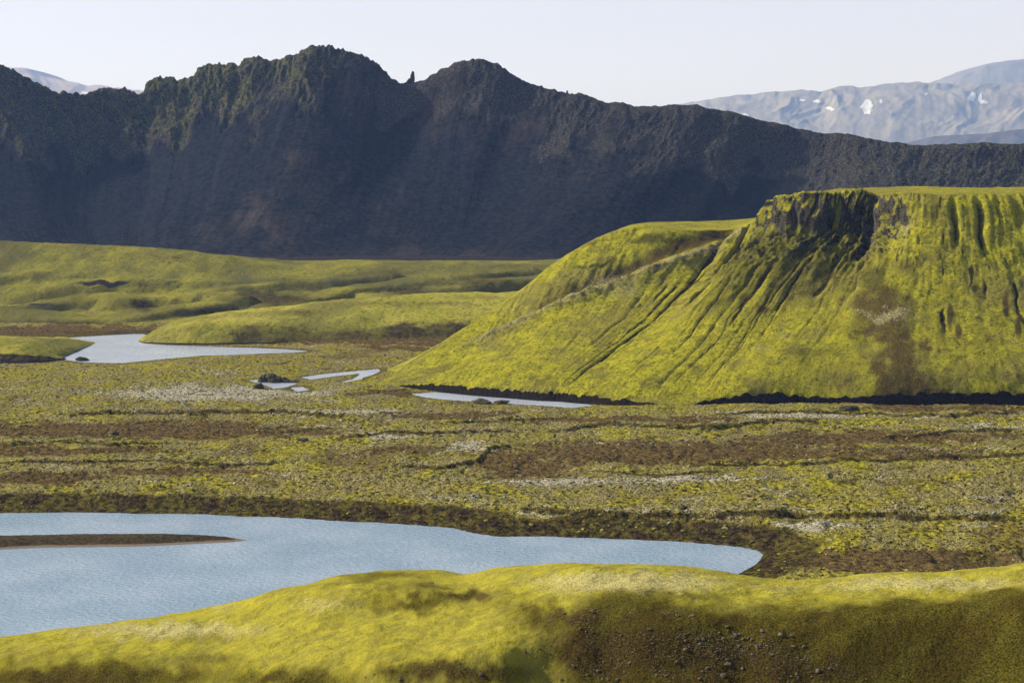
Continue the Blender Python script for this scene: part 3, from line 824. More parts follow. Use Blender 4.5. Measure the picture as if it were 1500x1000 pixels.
big = fbm((UU + wr) / 95, s * 1.3, 3, 406)
run = ridged((UU + 1.2 * wr + 18 * fbm(UU / 30, s * 5, 2, 417)) / 13, s * 2.2, 3, 407)
run2 = fbm((UU + 0.7 * wr) / 4.5, s * 4, 3, 408)
cka = np.interp(uu, [-220, 500, 600, 760, 900, 1100, 1900], [1, 1, .5, .55, .45, .38, .35])[:, None]
disp = cka * cm * (8.5 * crag + 4.5 * crag2 + 2.2 * crag3 - 5.0) + (1 - cm) * (0.12 * run + 0.22 * run2) + 5 * big * sm(0.05, 0.3, s)
V = V + N0 * (disp * fade)[..., None]
V[..., 2] += np.where(TT > 0.86, 1, 0) * sm(0.86, 0.92, TT) * (3.0 * fbm(UU / 6, TT * 30, 4, 410, 0.6) + 2.8 * (ridged(UU / 15, TT * 20, 4, 412, 0.6) - 0.45)) * np.interp(uu, [0, 60, 130, 560, 600, 640, 760, 850, 1100, 1900], [.8, .5, .9, 1, .5, .9, .8, .3, .1, .12])[:, None]
V[..., 2] += 0.6 * fbm(V[..., 0] / 14, V[..., 1] / 14, 3, 411) * (TT < 0.3)
PX, PY = topx(V)
green = np.maximum.reduce([cm * np.interp(uu, [-220, 0, 100, 200, 300, 450, 530, 600, 700, 850, 1000, 1080, 1150, 1400, 1900], [.5, .55, .5, .62, .62, .58, .35, .12, .08, .15, .2, .45, .25, .45, .5])[:, None],
                           0.6 * blob(460, 100, 70, 30, 15), 0.45 * blob(1120, 210, 40, 25, 15), 0.5 * blob(1270, 245, 60, 22, 15), 0.45 * blob(1400, 250, 60, 18, 15), 0.35 * blob(960, 180, 60, 15)])
upper = sm(0.50, 0.85, s + 0.12 * fbm(UU / 60, s * 3, 3, 430)) * np.interp(uu, [-220, 300, 450, 560, 1900], [.1, .15, .35, .6, .55])[:, None] * (TT < .94)
stripes = sm(-0.3, 0.7, 0.5 * fbm((UU + 1.5 * wr) / 9, s * 2.6, 4, 431, 0.65) + 0.6 * fbm(UU / 60, s * 1.4, 3, 432)) * (1 - cm)
soil_hazer = np.maximum.reduce([upper, 0.38 * sm(0.22, 0.0, s), 1.0 * blob(460, 255, 50, 70, 30), 0.85 * blob(400, 320, 70, 40, 30), 0.7 * blob(530, 300, 60, 50, 30), 0.55 * blob(920, 260, 90, 90, 40), 0.5 * blob(720, 160, 90, 30, 20), 0.4 * blob(880, 340, 90, 25, 20), 0.35 * blob(330, 330, 120, 40, 30), 0.5 * blob(960, 165, 30, 20), 0.35 * blob(560, 150, 60, 25)])
soil_hazer = soil_hazer * (0.5 + 0.8 * stripes) + 0.10 * stripes + 0.22 * sm(0.35, 0.02, s)  # foot of the slope lightened in colour as haze would
ridge = grid_obj('dark_ridge', V, dict(green=green, soil=soil_hazer, rock=cm), mat_ridge())
structure(ridge, 'long dark basalt ridge with craggy crest above blue grey scree')
RIDGE_V, RIDGE_PX = V, PX

# ------------------------------------------------------------------ rolling green hills
def capsule(X, Y, p, q, r0, r1, h, pw=2.0):
    dx, dy = q[0] - p[0], q[1] - p[1]
    t = np.clip(((X - p[0]) * dx + (Y - p[1]) * dy) / (dx * dx + dy * dy), 0, 1)
    d = np.hypot(X - p[0] - t * dx, Y - p[1] - t * dy) / (r0 + (r1 - r0) * t)
    return h * np.clip(1 - d ** pw, 0, None) ** 1.0
hx = np.linspace(-520, 330, 500); hy = 1120 + (2010 - 1120) * np.linspace(0, 1, 280) ** 1.15
HX, HY = np.meshgrid(hx, hy, indexing='ij')
hpx = 750 + F * HX / HY
wx = HX + 7 * fbm(HX / 60, HY / 60, 3, 501); wy = HY + 9 * fbm(HX / 60 + 4, HY / 60, 3, 502)
crest_z = np.interp(hpx, [-100, 0, 160, 250, 300, 350, 430, 520, 650, 790, 1000], [34, 34, 31, 29, 25, 20.5, 16, 17, 17, 16, 16])
front_Y = np.interp(hpx, [-100, 0, 230, 330, 500, 700, 1000], [1168, 1172, 1178, 1195, 1230, 1250, 1250])
rise = sm(0, 1, np.clip((HY - front_Y) / (1520 - front_Y), 0, 1)) * 0.55 + 0.45 * np.clip((HY - front_Y) / (1520 - front_Y), 0, 1) ** 0.7
drop = np.interp(HY, [1520, 1600, 1800, 2010], [1, 0.85, 0.35, 0.25])
h = crest_z * rise * np.where(HY > 1520, drop, 1)
SPURS = [  # crest lines: px, py, Y
    [(-60, 450, 1240), (20, 453, 1222), (90, 459, 1206), (122, 467, 1192)],
    [(305, 444, 1262), (255, 451, 1240), (200, 458, 1216), (150, 469, 1195)],
    [(-60, 452, 1262), (0, 455, 1262), (60, 444, 1280), (110, 436, 1298), (160, 431, 1310), (174, 435, 1296)],
    [(176, 436, 1315), (240, 433, 1318), (318, 428, 1325), (336, 433, 1308)],
    [(250, 428, 1395), (320, 422, 1400), (384, 416, 1410), (472, 407, 1430), (560, 402, 1450)],
    [(404, 445, 1265), (440, 436, 1300), (490, 426, 1340), (560, 416, 1375), (650, 405, 1410), (760, 393, 1470)],
    [(560, 432, 1330), (640, 420, 1370), (740, 410, 1410), (860, 400, 1440)],
    [(-60, 424, 1360), (40, 420, 1370), (110, 414, 1385), (165, 408, 1400), (260, 410, 1420), (330, 408, 1440)],
    [(-60, 402, 1420), (60, 398, 1440), (140, 394, 1460), (230, 396, 1480), (330, 398, 1500), (430, 396, 1530)],
    [(480, 392, 1540), (600, 388, 1580), (720, 386, 1620), (850, 380, 1660)],
    [(-80, 362, 1520), (40, 359, 1530), (160, 363, 1545), (250, 367, 1560), (320, 374, 1580), (380, 381, 1600)],
]
u0 = np.clip((HY - 1320) / 200, 0, 1)
base_h = crest_z * np.where(HY > 1520, drop, u0 ** 1.6) + 1.2 * sm(0, 30, HY - front_Y)
hs = base_h
for k, sp_ in enumerate(SPURS):
    W3 = atY(*np.array(sp_, float).T)
    d, fr_ = seg_dist(wx, wy, W3)
    Ls = np.concatenate([[0], np.cumsum(np.linalg.norm(np.diff(W3[:, :2], axis=0), axis=1))]); Ls /= Ls[-1]
    zc = np.interp(fr_, Ls, W3[:, 2])
    r_ = 8.0 if k < 7 else 18.0
    d = np.clip(d - (9 if k < 7 else 6), 0, None)
    g_ = np.where(d < r_, 0.5 * d * d / r_, d - 0.5 * r_) * (0.72 if k < 7 else 0.50)
    c_ = zc - g_
    kk = 1.6
    hs = np.where(c_ > hs - kk, np.maximum(hs, c_) + np.clip(kk - np.abs(hs - c_), 0, None) ** 2 / (4 * kk), hs)
h = hs
h = h + (1.3 * fbm(HX / 60, HY / 70, 3, 510) + 0.8 * fbm(HX / 17, HY / 22, 3, 511) + 0.35 * fbm(HX / 5, HY / 6, 2, 512)) * np.clip(rise * 2.5, 0.12, 1) * np.interp(HY, [1120, 1550, 1700, 2010], [1, 1, .6, .4])
h = np.where(HY < front_Y, -1.5 + 2.0 * sm(-40, 0, HY - front_Y), np.minimum(0.5 + h, 0.5 + 0.6 * np.clip(HY - front_Y, 0, None) + 0.3))
shelf = sm(-60, -42, HY - front_Y) * (hpx < 240) * (HY < front_Y + 3)
h = np.maximum(h, np.where(HY > front_Y - 52, 0.5 + 0.25 * fbm(HX / 9, HY / 9, 2, 520), -5) * (1 - sm(235, 300, hpx)) - 6 * sm(235, 300, hpx))
V = np.stack([HX, HY, h], -1)
PX, PY = topx(V)
N0 = normals(V)
soil_shadeh = np.maximum.reduce([0.95 * blob(405, 436, 70, 13, 10), 0.85 * blob(205, 448, 32, 13, 8), 0.85 * blob(300, 456, 55, 8, 8), 0.7 * blob(60, 448, 50, 6, 6), 0.75 * blob(590, 426, 55, 8, 8), 0.7 * blob(700, 414, 80, 6, 6), 0.55 * blob(420, 412, 50, 5, 6), 0.85 * blob(60, 478, 160, 9, 4), 0.6 * blob(400, 440, 70, 12, 12), 0.5 * blob(230, 447, 40, 8), 0.55 * blob(110, 440, 40, 10), 0.45 * blob(700, 392, 120, 7, 8), 0.5 * blob(560, 400, 140, 7, 6), 0.45 * blob(240, 378, 60, 8, 8), 0.4 * blob(240, 362, 80, 3, 2),
                           0.45 * sm(0.12, 0.45, 0.7 * N0[..., 0] - 0.7 * N0[..., 1]) * (HY < 1600)])  # brown heath plus painted shade in hollows and on faces away from the sun
soil_shadeh = np.maximum(soil_shadeh, 0.8 * sm(8, 0, HY - front_Y) * (hpx < 250))
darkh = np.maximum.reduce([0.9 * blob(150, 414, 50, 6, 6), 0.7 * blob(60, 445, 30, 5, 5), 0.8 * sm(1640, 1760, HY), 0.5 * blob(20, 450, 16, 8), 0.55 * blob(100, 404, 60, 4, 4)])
rolling = grid_obj('rolling_hills', V, dict(soil=soil_shadeh, dark=darkh), mat_hills())
structure(rolling, 'rolling green mossy hills below the dark ridge')

# ------------------------------------------------------------------ low mossy hills by the far lake
def small_hill(name, ST, label, nu, nt, seed, mat, soilf):
    A = np.array(ST, float)   # foot px,py | brow px,py,dY | top px,py,dY
    ft = atZ(A[:, 0], A[:, 1], 0.2)
    br = atY(A[:, 2], A[:, 3], ft[:, 1] + A[:, 4])
    tp = atY(A[:, 5], A[:, 6], ft[:, 1] + A[:, 7])
    f0 = ft.copy(); f0[:, 1] -= 4; f0[:, 2] = -2
    lo = ft * 0.5 + br * 0.5; lo[:, 2] = ft[:, 2] + 0.56 * (br[:, 2] - ft[:, 2])
    bk = tp.copy(); bk[:, 1] += 60; bk[:, 2] = tp[:, 2] * 0.55
    b2 = tp.copy(); b2[:, 1] += 130; b2[:, 2] = -2
    us = np.arange(len(A)) * 1.0
    u = np.linspace(0, len(A) - 1, nu); t = np.concatenate([np.linspace(0, .08, 6)[:-1], np.linspace(.08, .8, int(nt * .75))[:-1], np.linspace(.8, 1, int(nt * .25))])
    V = loft([f0, ft, lo, br, tp, bk, b2], us, u, np.array([0, .08, .24, .40, .74, .88, 1.0]), t)
    T = t[None, :] + 0 * u[:, None]
    V[..., 2] += sm(.08, .2, T) * (0.9 * fbm(V[..., 0] / 22, V[..., 1] / 22, 3, seed) + 0.3 * fbm(V[..., 0] / 5, V[..., 1] / 5, 3, seed + 1))
    PX, PY = topx(V)
    at = soilf(V, T, PX, PY)
    return structure(grid_obj(name, V, at, mat), label)

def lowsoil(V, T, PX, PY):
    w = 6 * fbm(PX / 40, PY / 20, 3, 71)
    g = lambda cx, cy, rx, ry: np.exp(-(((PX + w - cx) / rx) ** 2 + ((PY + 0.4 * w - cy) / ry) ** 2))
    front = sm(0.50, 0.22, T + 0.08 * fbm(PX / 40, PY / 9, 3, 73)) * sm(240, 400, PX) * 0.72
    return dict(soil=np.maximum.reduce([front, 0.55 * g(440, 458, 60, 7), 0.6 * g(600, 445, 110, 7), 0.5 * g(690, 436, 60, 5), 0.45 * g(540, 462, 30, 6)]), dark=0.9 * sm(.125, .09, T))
mlow = mat_hills('low_hill_moss', 0.10)
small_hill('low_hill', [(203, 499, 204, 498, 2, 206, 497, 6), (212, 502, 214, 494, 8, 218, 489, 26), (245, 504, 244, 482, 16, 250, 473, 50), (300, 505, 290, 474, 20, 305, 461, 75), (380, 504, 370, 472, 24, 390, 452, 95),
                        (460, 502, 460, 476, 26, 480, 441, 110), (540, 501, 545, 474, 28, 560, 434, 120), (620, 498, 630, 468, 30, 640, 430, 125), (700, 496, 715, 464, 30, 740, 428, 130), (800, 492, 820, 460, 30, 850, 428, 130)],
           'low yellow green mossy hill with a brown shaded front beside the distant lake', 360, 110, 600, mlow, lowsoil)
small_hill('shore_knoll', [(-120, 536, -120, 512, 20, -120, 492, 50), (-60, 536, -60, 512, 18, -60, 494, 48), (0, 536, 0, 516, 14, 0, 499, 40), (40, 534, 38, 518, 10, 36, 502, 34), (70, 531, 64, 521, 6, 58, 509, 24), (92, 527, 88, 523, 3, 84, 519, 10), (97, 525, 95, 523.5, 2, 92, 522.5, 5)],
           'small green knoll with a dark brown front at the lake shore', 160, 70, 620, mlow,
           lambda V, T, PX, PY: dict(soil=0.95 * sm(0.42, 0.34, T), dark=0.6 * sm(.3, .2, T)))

# ------------------------------------------------------------------ foreground hill
# px | crest py, Y | brow py, dY | front slope
FG = [(-200, 952, 305, 975, -26, .42), (-80, 944, 302, 972, -27, .42), (0, 935, 300, 966, -28, .42), (80, 923, 298, 962, -30, .42), (160, 911, 294, 966, -32, .42), (250, 899, 290, 972, -34, .40), (330, 885, 286, 978, -36, .36), (400, 869, 284, 970, -38, .40),
      (450, 856, 284, 962, -40, .45), (500, 843, 286, 956, -44, .48), (560, 836, 288, 956, -50, .48), (620, 836, 286, 955, -50, .48), (680, 840, 280, 950, -46, .5), (730, 832, 276, 940, -42, .5), (770, 829, 274, 926, -38, .5), (810, 827, 272, 905, -34, .5),
      (870, 825, 268, 888, -30, .5), (950, 827, 264, 888, -29, .5), (1020, 831, 262, 894, -29, .5), (1080, 840, 260, 902, -28, .5), (1130, 846, 258, 908, -28, .5), (1200, 846, 256, 906, -27, .5),
      (1300, 838, 254, 896, -26, .5), (1380, 838, 252, 888, -25, .5), (1440, 832, 250, 882, -25, .5), (1500, 825, 248, 872, -25, .5), (1600, 815, 246, 862, -25, .5), (1720, 805, 244, 850, -25, .5)]
A = np.array(FG, float)
cr = atY(A[:, 0], A[:, 1], A[:, 2])
br = atY(A[:, 0], A[:, 3], A[:, 2] + A[:, 4])
up = cr * 0.5 + br * 0.5; up[:, 2] += 0.55
mid = br.copy(); mid[:, 1] -= 9; mid[:, 2] -= 9 * A[:, 5] * 1.35
lo = br.copy(); lo[:, 1] -= 28; lo[:, 2] -= 28 * A[:, 5] * 1.7
bt = br.copy(); bt[:, 1] -= 90; bt[:, 2] -= 38 + 10 * A[:, 5]
bc = cr.copy(); bc[:, 1] += 22; bc[:, 2] -= 22 * 0.40
bf = cr.copy(); bf[:, 1] += 10 + (cr[:, 2] + 4) / 0.42; bf[:, 0] *= 1.1; bf[:, 2] = -4
bc[:, 1] = cr[:, 1] + 14; bc[:, 2] = cr[:, 2] - 5.6
tsf = np.array([0, .12, .36, .46, .62, .78, .86, 1.0])
tf = np.concatenate([np.linspace(0, .12, 8)[:-1], np.linspace(.12, .78, 290)[:-1], np.linspace(.78, 1, 22)])
uf = np.linspace(-190, 1710, 720)
V = loft([bt, lo, mid, br, up, cr, bc, bf], A[:, 0], uf, tsf, tf)
T = tf[None, :] + 0 * uf[:, None]; U = uf[:, None] + 0 * T
X0, Y0 = V[..., 0].copy(), V[..., 1].copy()
near = (1 - sm(.84, .95, T))
V[..., 2] += near * (0.7 * fbm(X0 / 16, Y0 / 12, 3, 701) + 0.28 * fbm(X0 / 4, Y0 / 4, 3, 702) + 0.08 * fbm(X0 / 1.2, Y0 / 1.2, 3, 703) + 0.045 * fbm(X0 / .4, Y0 / .5, 2, 704)) * (0.45 + 0.55 * sm(0, .1, np.abs(T - .78)))
# nearer fold on the left lobe and the hollow beside it
fold = atY(*np.array([(330, 888, 283), (430, 869, 276), (520, 856, 270), (590, 853, 266), (640, 862, 260), (680, 880, 254)], float).T)
df, ff = seg_dist(X0, Y0, fold)
V[..., 2] += 1.3 * np.exp(-(df / 5.5) ** 2) * sm(0, .2, ff) * (1 - sm(.75, 1, ff))
PX, PY = topx(V)
soilg = np.maximum.reduce([1.0 * blob(900, 950, 150, 45, 25), 0.95 * blob(1050, 965, 120, 40, 25), 0.9 * blob(1180, 985, 120, 30, 20), 0.8 * blob(850, 905, 60, 18, 14), 0.9 * blob(640, 985, 120, 18, 14), 0.9 * blob(690, 872, 50, 14, 14),
                           0.5 * blob(420, 1000, 80, 14, 10), 0.75 * blob(130, 998, 110, 16, 12), 0.65 * blob(1010, 872, 55, 7, 10), 0.75 * blob(630, 857, 45, 8), 0.5 * blob(740, 885, 40, 12), 0.55 * blob(980, 895, 50, 12, 12)])
olive_shadeg = np.maximum.reduce([1.0 * sm(.62, .43, T + 0.05 * fbm(U / 70, T * 7, 3, 720)) * sm(740, 900, PX), 0.8 * blob(800, 905, 60, 28, 20), 0.75 * blob(700, 985, 120, 24, 15), 0.98 * blob(140, 992, 240, 30, 16), 0.85 * blob(420, 995, 120, 16, 12), 0.6 * blob(560, 842, 90, 9, 8), 0.6 * blob(300, 965, 60, 14), 0.7 * blob(620, 880, 120, 18, 20), 0.55 * blob(540, 845, 60, 8), 0.9 * blob(1250, 960, 200, 70, 30), 0.7 * blob(1420, 900, 80, 40, 20), 0.4 * blob(300, 935, 90, 10)])  # olive brown cover that also paints shade on the front slope
lichg = np.maximum.reduce([0.95 * blob(920, 852, 170, 20, 10), 0.5 * sm(.62, .80, T) * (0.6 + 0.8 * fbm(PX / 60, PY / 20, 3, 731)), 0.8 * blob(1350, 855, 200, 14), 0.75 * blob(250, 922, 190, 18, 12), 0.55 * blob(480, 885, 80, 16, 12), 0.5 * blob(1150, 862, 120, 10), 0.7 * blob(1330, 852, 150, 9), 0.6 * blob(850, 850, 60, 10)])
fore = grid_obj('foreground_hill', V, dict(soil=soilg, green=olive_shadeg, lichen=lichg), mat_fore())
structure(fore, 'rounded mossy foreground hill with bare brown stony hollows')
FORE_V, FORE_PX, FORE_PY, FORE_SOIL = V, PX, PY, soilg

# ------------------------------------------------------------------ far mountains
def far_range(name, crest_pts, Y, depth, foot_py, mat, label, seed, nu=360, nt=70, amp=60, rough=8, ncol=9.0):
    C = np.array(crest_pts, float)
    crest = atY(C[:, 0], C[:, 1], Y)
    foot = atY(C[:, 0], np.maximum(foot_py, C[:, 1] + 25), Y - depth); foot[:, 2] = np.minimum(foot[:, 2], crest[:, 2] - 60)
    m = foot * 0.55 + crest * 0.45; m[:, 2] = foot[:, 2] + 0.38 * (crest[:, 2] - foot[:, 2])
    m2 = foot * 0.2 + crest * 0.8; m2[:, 2] = foot[:, 2] + 0.83 * (crest[:, 2] - foot[:, 2])
    f0 = foot.copy(); f0[:, 1] -= 300; f0[:, 2] = -8
    b1 = crest.copy(); b1[:, 1] += depth * 0.6; b1[:, 2] -= 30
    b2 = crest.copy(); b2[:, 1] += depth * 1.8; b2[:, 2] = -8
    u = np.linspace(C[0, 0], C[-1, 0], nu); t = np.concatenate([np.linspace(0, .06, 4)[:-1], np.linspace(.06, .84, nt)[:-1], np.linspace(.84, 1, 10)])
    V = loft([f0, foot, m, m2, crest, b1, b2], C[:, 0], u, np.array([0, .06, .35, .7, .84, .9, 1.0]), t)
    N0 = normals(V)
    w = u[:, None] * Y / F; T = t[None, :] + 0 * w; w = w + 0 * T
    s = np.clip((T - .06) / .78, 0, 1)
    L = ncol * amp
    d = amp * ridged((w + 0.5 * L * fbm(w / L, s * 1.0, 2, seed)) / L, s * 1.1, 4, seed + 1, 0.42) * np.sin(np.pi * np.clip(s, 0, 1)) ** 0.8
    d = d + 0.12 * amp * fbm(w / (L * 0.16), s * 5, 4, seed + 6) * sm(0, .1, s) * (1 - sm(.95, 1, s))
    V = V + N0 * d[..., None]
    V[..., 2] += rough * fbm(w / (L * 0.25), T * 6, 4, seed + 4) * sm(.55, .84, T)
    o = grid_obj(name, V, None, mat)
    structure(o, label)
    return o, V

m_far = mat_far('rhyolite', (0.17, 0.155, 0.15), (0.225, 0.205, 0.175), (0.25, 0.235, 0.16))
rng, RV = far_range('snow_flecked_mountain', [(880, 166), (960, 158), (1020, 150), (1060, 143), (1100, 140), (1130, 136), (1150, 134), (1200, 135), (1215, 131), (1240, 127), (1262, 129), (1300, 124), (1320, 121), (1350, 123), (1380, 124), (1430, 124), (1500, 122), (1580, 120), (1700, 130), (1900, 150)],
                    21000, 2800, 216, m_far, 'pale hazy mountain range flecked with snow patches', 801, amp=95, rough=22, nu=520, nt=90, ncol=9.0)
dome, _ = far_range('dome_mountain', [(1250, 150), (1330, 138), (1383, 124), (1395, 115), (1420, 104), (1440, 96), (1470, 90), (1500, 87), (1560, 84), (1700, 86), (1900, 120)],
                    26500, 3000, 190, mat_far('far_basalt', (0.12, 0.11, 0.12), (0.16, 0.15, 0.15), (0.17, 0.155, 0.13)), 'broad dark dome rising behind the snow flecked mountain', 821, amp=50, rough=14, nu=220, nt=45)
sho, _ = far_range('shadowed_hill', [(1180, 216), (1300, 212), (1335, 208), (1370, 200), (1400, 198), (1440, 196), (1500, 189), (1580, 186), (1700, 190), (1900, 200)],
                   13000, 900, 222, mat_far('far_shadow', (0.07, 0.065, 0.075), (0.09, 0.085, 0.09), (0.10, 0.095, 0.08)), 'low blue grey hill at the foot of the snow flecked mountain', 841, amp=18, rough=5, nu=220, nt=40)
lft, LV = far_range('pale_mountain', [(-200, 120), (-100, 98), (-40, 92), (20, 100), (40, 101), (62, 111), (90, 118), (130, 125), (180, 130), (215, 135), (300, 150)],
                    19500, 2400, 190, mat_far('pale_rhyolite', (0.30, 0.24, 0.22), (0.42, 0.35, 0.30), (0.36, 0.30, 0.26)), 'pale pinkish mountain showing behind the left end of the dark ridge', 861, amp=70, rough=14, nu=240, nt=50)

sn = NT('old_snow')
snow_m = sn.done(sn.mix(sn.noise(0.02, 4), (0.50, 0.52, 0.55), (0.62, 0.63, 0.66)), None, 0.7, 0.3)
def snow(parent, V, shape, seed):
    PX, PY = topx(V)
    N0 = normals(V)
    m = np.zeros(PX.shape, bool)
    for cx, cy, rx, ry, rot in shape:
        rx, ry = rx * 1.3, ry * 1.35
        wx = 0.35 * rx * fbm(PX / 4, PY / 4, 2, seed); wy = 0.35 * ry * fbm(PX / 4 + 3, PY / 4, 2, seed + 1)
        c, s_ = math.cos(rot), math.sin(rot)
        a = ((PX + wx - cx) * c + (PY + wy - cy) * s_) / rx; b = (-(PX + wx - cx) * s_ + (PY + wy - cy) * c) / ry
        m |= a * a + b * b < 1
    nu, nt = PX.shape
    fm = m[:-1, :-1] & m[1:, :-1] & m[1:, 1:] & m[:-1, 1:]
    fm[:, int(nt * 0.9):] = False
    if fm.sum() < 1:
        return
    f = grid_faces(nu, nt)[fm.ravel()]
    ids, inv = np.unique(f, return_inverse=True)
    P = (V + N0 * 5.0).reshape(-1, 3)[ids]
    o = mesh_arrays('snow_patch', P, inv.reshape(-1, 4), None, snow_m)
    o.parent = parent
for i, shp in enumerate([[(1175, 148, 5, 2.0, 0)], [(1197, 149.5, 5.5, 2.2, 0.1)], [(1217, 160, 5.5, 2.8, 0.2)], [(1270, 157, 7.5, 9, 0.3)], [(1290, 149, 2.6, 3, 0)], [(1423, 143, 4.6, 6.5, 0.5)],
                         [(1436, 143, 3.0, 6, 0.2), (1440, 150, 7, 2.6, 0.1)], [(1093, 170, 5, 2.2, 0)], [(1356, 139, 2.4, 2.4, 0)]]):
    snow(rng, RV, shp, 900 + i)
snow(lft, LV, [(124, 137, 6, 2, 0.1)], 930)

# ------------------------------------------------------------------ rocks
def ico(sub):
    import bmesh
    bm = bmesh.new(); bmesh.ops.create_icosphere(bm, subdivisions=sub, radius=1.0)
    v = np.array([x.co[:] for x in bm.verts]); f = np.array([[q.index for q in x.verts] for x in bm.faces])
    bm.free()
    return v, f
def n3(p, sc, seed):
    return (noise(p[..., 0] * sc + p[..., 2] * sc * .7, p[..., 1] * sc - p[..., 2] * sc * .6, seed) + noise(p[..., 2] * sc + 31, p[..., 0] * sc + p[..., 1] * sc * .5, seed + 1)) * 0.7
def rock_shape(sub, seed, sx, sy, sz, rough=0.35):
    v, f = ico(sub)
    r = 1 + rough * n3(v, 1.3, seed) + rough * 0.5 * n3(v, 3.1, seed + 9)
    p = v * r[:, None]
    # a few flat fracture faces
    rs = np.random.RandomState(seed)
    for k in range(7):
        d = rs.normal(size=3); d /= np.linalg.norm(d)
        q = p @ d; c = 0.72 + 0.2 * rs.rand()
        p = p - np.outer(np.clip(q - c, 0, None), d)
    return p * np.array([sx, sy, sz]), f

m_basalt = mat_rock('boulder_rock', (0.085, 0.068, 0.045), (0.19, 0.155, 0.10), (0.32, 0.28, 0.19), 2.0)
m_crag = mat_rock('crag_rock', (0.03, 0.029, 0.028), (0.06, 0.056, 0.05), (0.10, 0.095, 0.085), 0.35)

# pinnacle on the saddle of the ridge
def ridge_pt(px):
    i = int(np.argmin(np.abs(uu - px)))
    k = int(np.argmax(RIDGE_V[i, :, 2]))
    return RIDGE_V[i, k]
def lump(name, parts, mat):
    vs, fs, o = [], [], 0
    for v, f, off in parts:
        vs.append(v + np.array(off)); fs.append(f + o); o += len(v)
    return mesh_arrays(name, np.vstack(vs), np.vstack(fs), None, mat, smooth=False)
p0 = ridge_pt(604)
o = lump('rock_pinnacle', [(*rock_shape(3, 5, 2.6, 2.6, 6.5, 0.3), (0, 0, 4.5)), (*rock_shape(3, 6, 4.5, 3.5, 4.0, 0.3), (-2.5, 0, 0.5)), (*rock_shape(2, 7, 2.0, 2.0, 2.4, 0.3), (0.4, 0, 10.0))], m_crag)
o.location = p0
tag(o, 'upright dark rock pinnacle standing in the saddle of the ridge crest', 'rock')
p0 = ridge_pt(830)
o = lump('crest_stone', [(*rock_shape(2, 15, 1.2, 1.2, 2.6, 0.3), (0, 0, 1.6)), (*rock_shape(2, 16, 2.2, 1.6, 1.2, 0.3), (0, 0, 0.2))], m_crag)
o.location = p0
tag(o, 'small upright stone on the bare ridge crest right of the second peak', 'rock')

# outcrop in the stream
def ground_at(px, py):
    P = atZ(px, py, 1.0)
    z = plain(np.array([[P[0]]]), np.array([[P[1]]]))[0, 0]
    return Vector((P[0], P[1], max(z, 0.0)))
m_lrock = mat_rock('lichen_rock', (0.04, 0.034, 0.024), (0.13, 0.115, 0.06), (0.33, 0.30, 0.19), 0.6)
rr = np.random.RandomState(77)
bits = []
for k in range(16):
    ox = rr.uniform(-9, 10); hh_ = (3.4 - 0.26 * abs(ox + 2)) * rr.uniform(0.6, 1.1)
    bits.append((*rock_shape(2, 500 + k, rr.uniform(1.4, 3.0), rr.uniform(1.2, 2.6), max(0.7, hh_), 0.55), (ox, rr.uniform(-3, 3), 0.25 * hh_)))
o = lump('rock_outcrop', bits, m_lrock)
o.location = ground_at(402, 556)
tag(o, 'dark lichen spotted rock outcrop standing between the stream pools', 'rock')
for nm, (bx_, by_), dims, sd_, lb in [('boulder', (378, 567), (2.6, 2.2, 1.7), 41, 'dark boulder on the bank just below the stream outcrop'),
                                   ('boulder', (705, 589), (4.2, 3, 1.5), 42, 'low dark rock in the long pool at the hill foot'),
                                   ('boulder', (735, 588), (3.2, 2.6, 1.1), 43, 'flat lichen covered rock at the edge of the long pool'),
                                   ('boulder', (1242, 609), (4.0, 3, 1.4), 44, 'pale lichen covered boulder under the dark bank of the hill'),
                                   ('boulder', (1000, 764), (1.6, 1.4, .9), 45, 'grey boulder on the bluff above the lake'),
                                   ('boulder', (445, 656), (1.9, 1.6, .9), 46, 'dark boulder lying on the brown soil of the lava plain'),
                                   ('boulder', (166, 646), (1.9, 1.6, .9), 47, 'grey boulder on the brown flat beyond the lake'),
                                   ('boulder', (120, 525), (3.5, 3, 1.3), 48, 'dark boulder at the water edge beside the green knoll')]:
    v, f = rock_shape(3, sd_, *dims, 0.4)
    o = mesh_arrays(nm, v + np.array([0, 0, dims[2] * 0.45]), f, None, m_lrock, smooth=False)
    o.location = ground_at(bx_, by_)
    tag(o, lb, 'rock')

# stones on the brown hollow of the foreground hill: the larger ones one by one, gravel as stuff
rs = np.random.RandomState(4)
shapes = []
for k in range(6):
    v, f = rock_shape(2, 60 + k, 1, 0.85, 0.7, 0.4)
    me_o = mesh_arrays('stone', v, f, None, m_basalt, smooth=False)
    shapes.append(me_o.data); bpy.data.objects.remove(me_o)
sel_w = np.exp(-(((FORE_PX - 1080) / 90) ** 2 + ((FORE_PY - 945 - 0.16 * (FORE_PX - 1080)) / 20) ** 2)) + 0.35 * np.exp(-(((FORE_PX - 930) / 70) ** 2 + ((FORE_PY - 985) / 16) ** 2)) + 0.10 * (FORE_SOIL > 0.5)
sel_w = sel_w * (FORE_PX > 560) * (FORE_PX < 1250) * (FORE_PY < 1008) * (FORE_PY > 895)
flat = sel_w.ravel() / sel_w.sum()
ids = rs.choice(len(flat), 140, replace=False, p=flat)
FN = normals(FORE_V).reshape(-1, 3); FP = FORE_V.reshape(-1, 3)
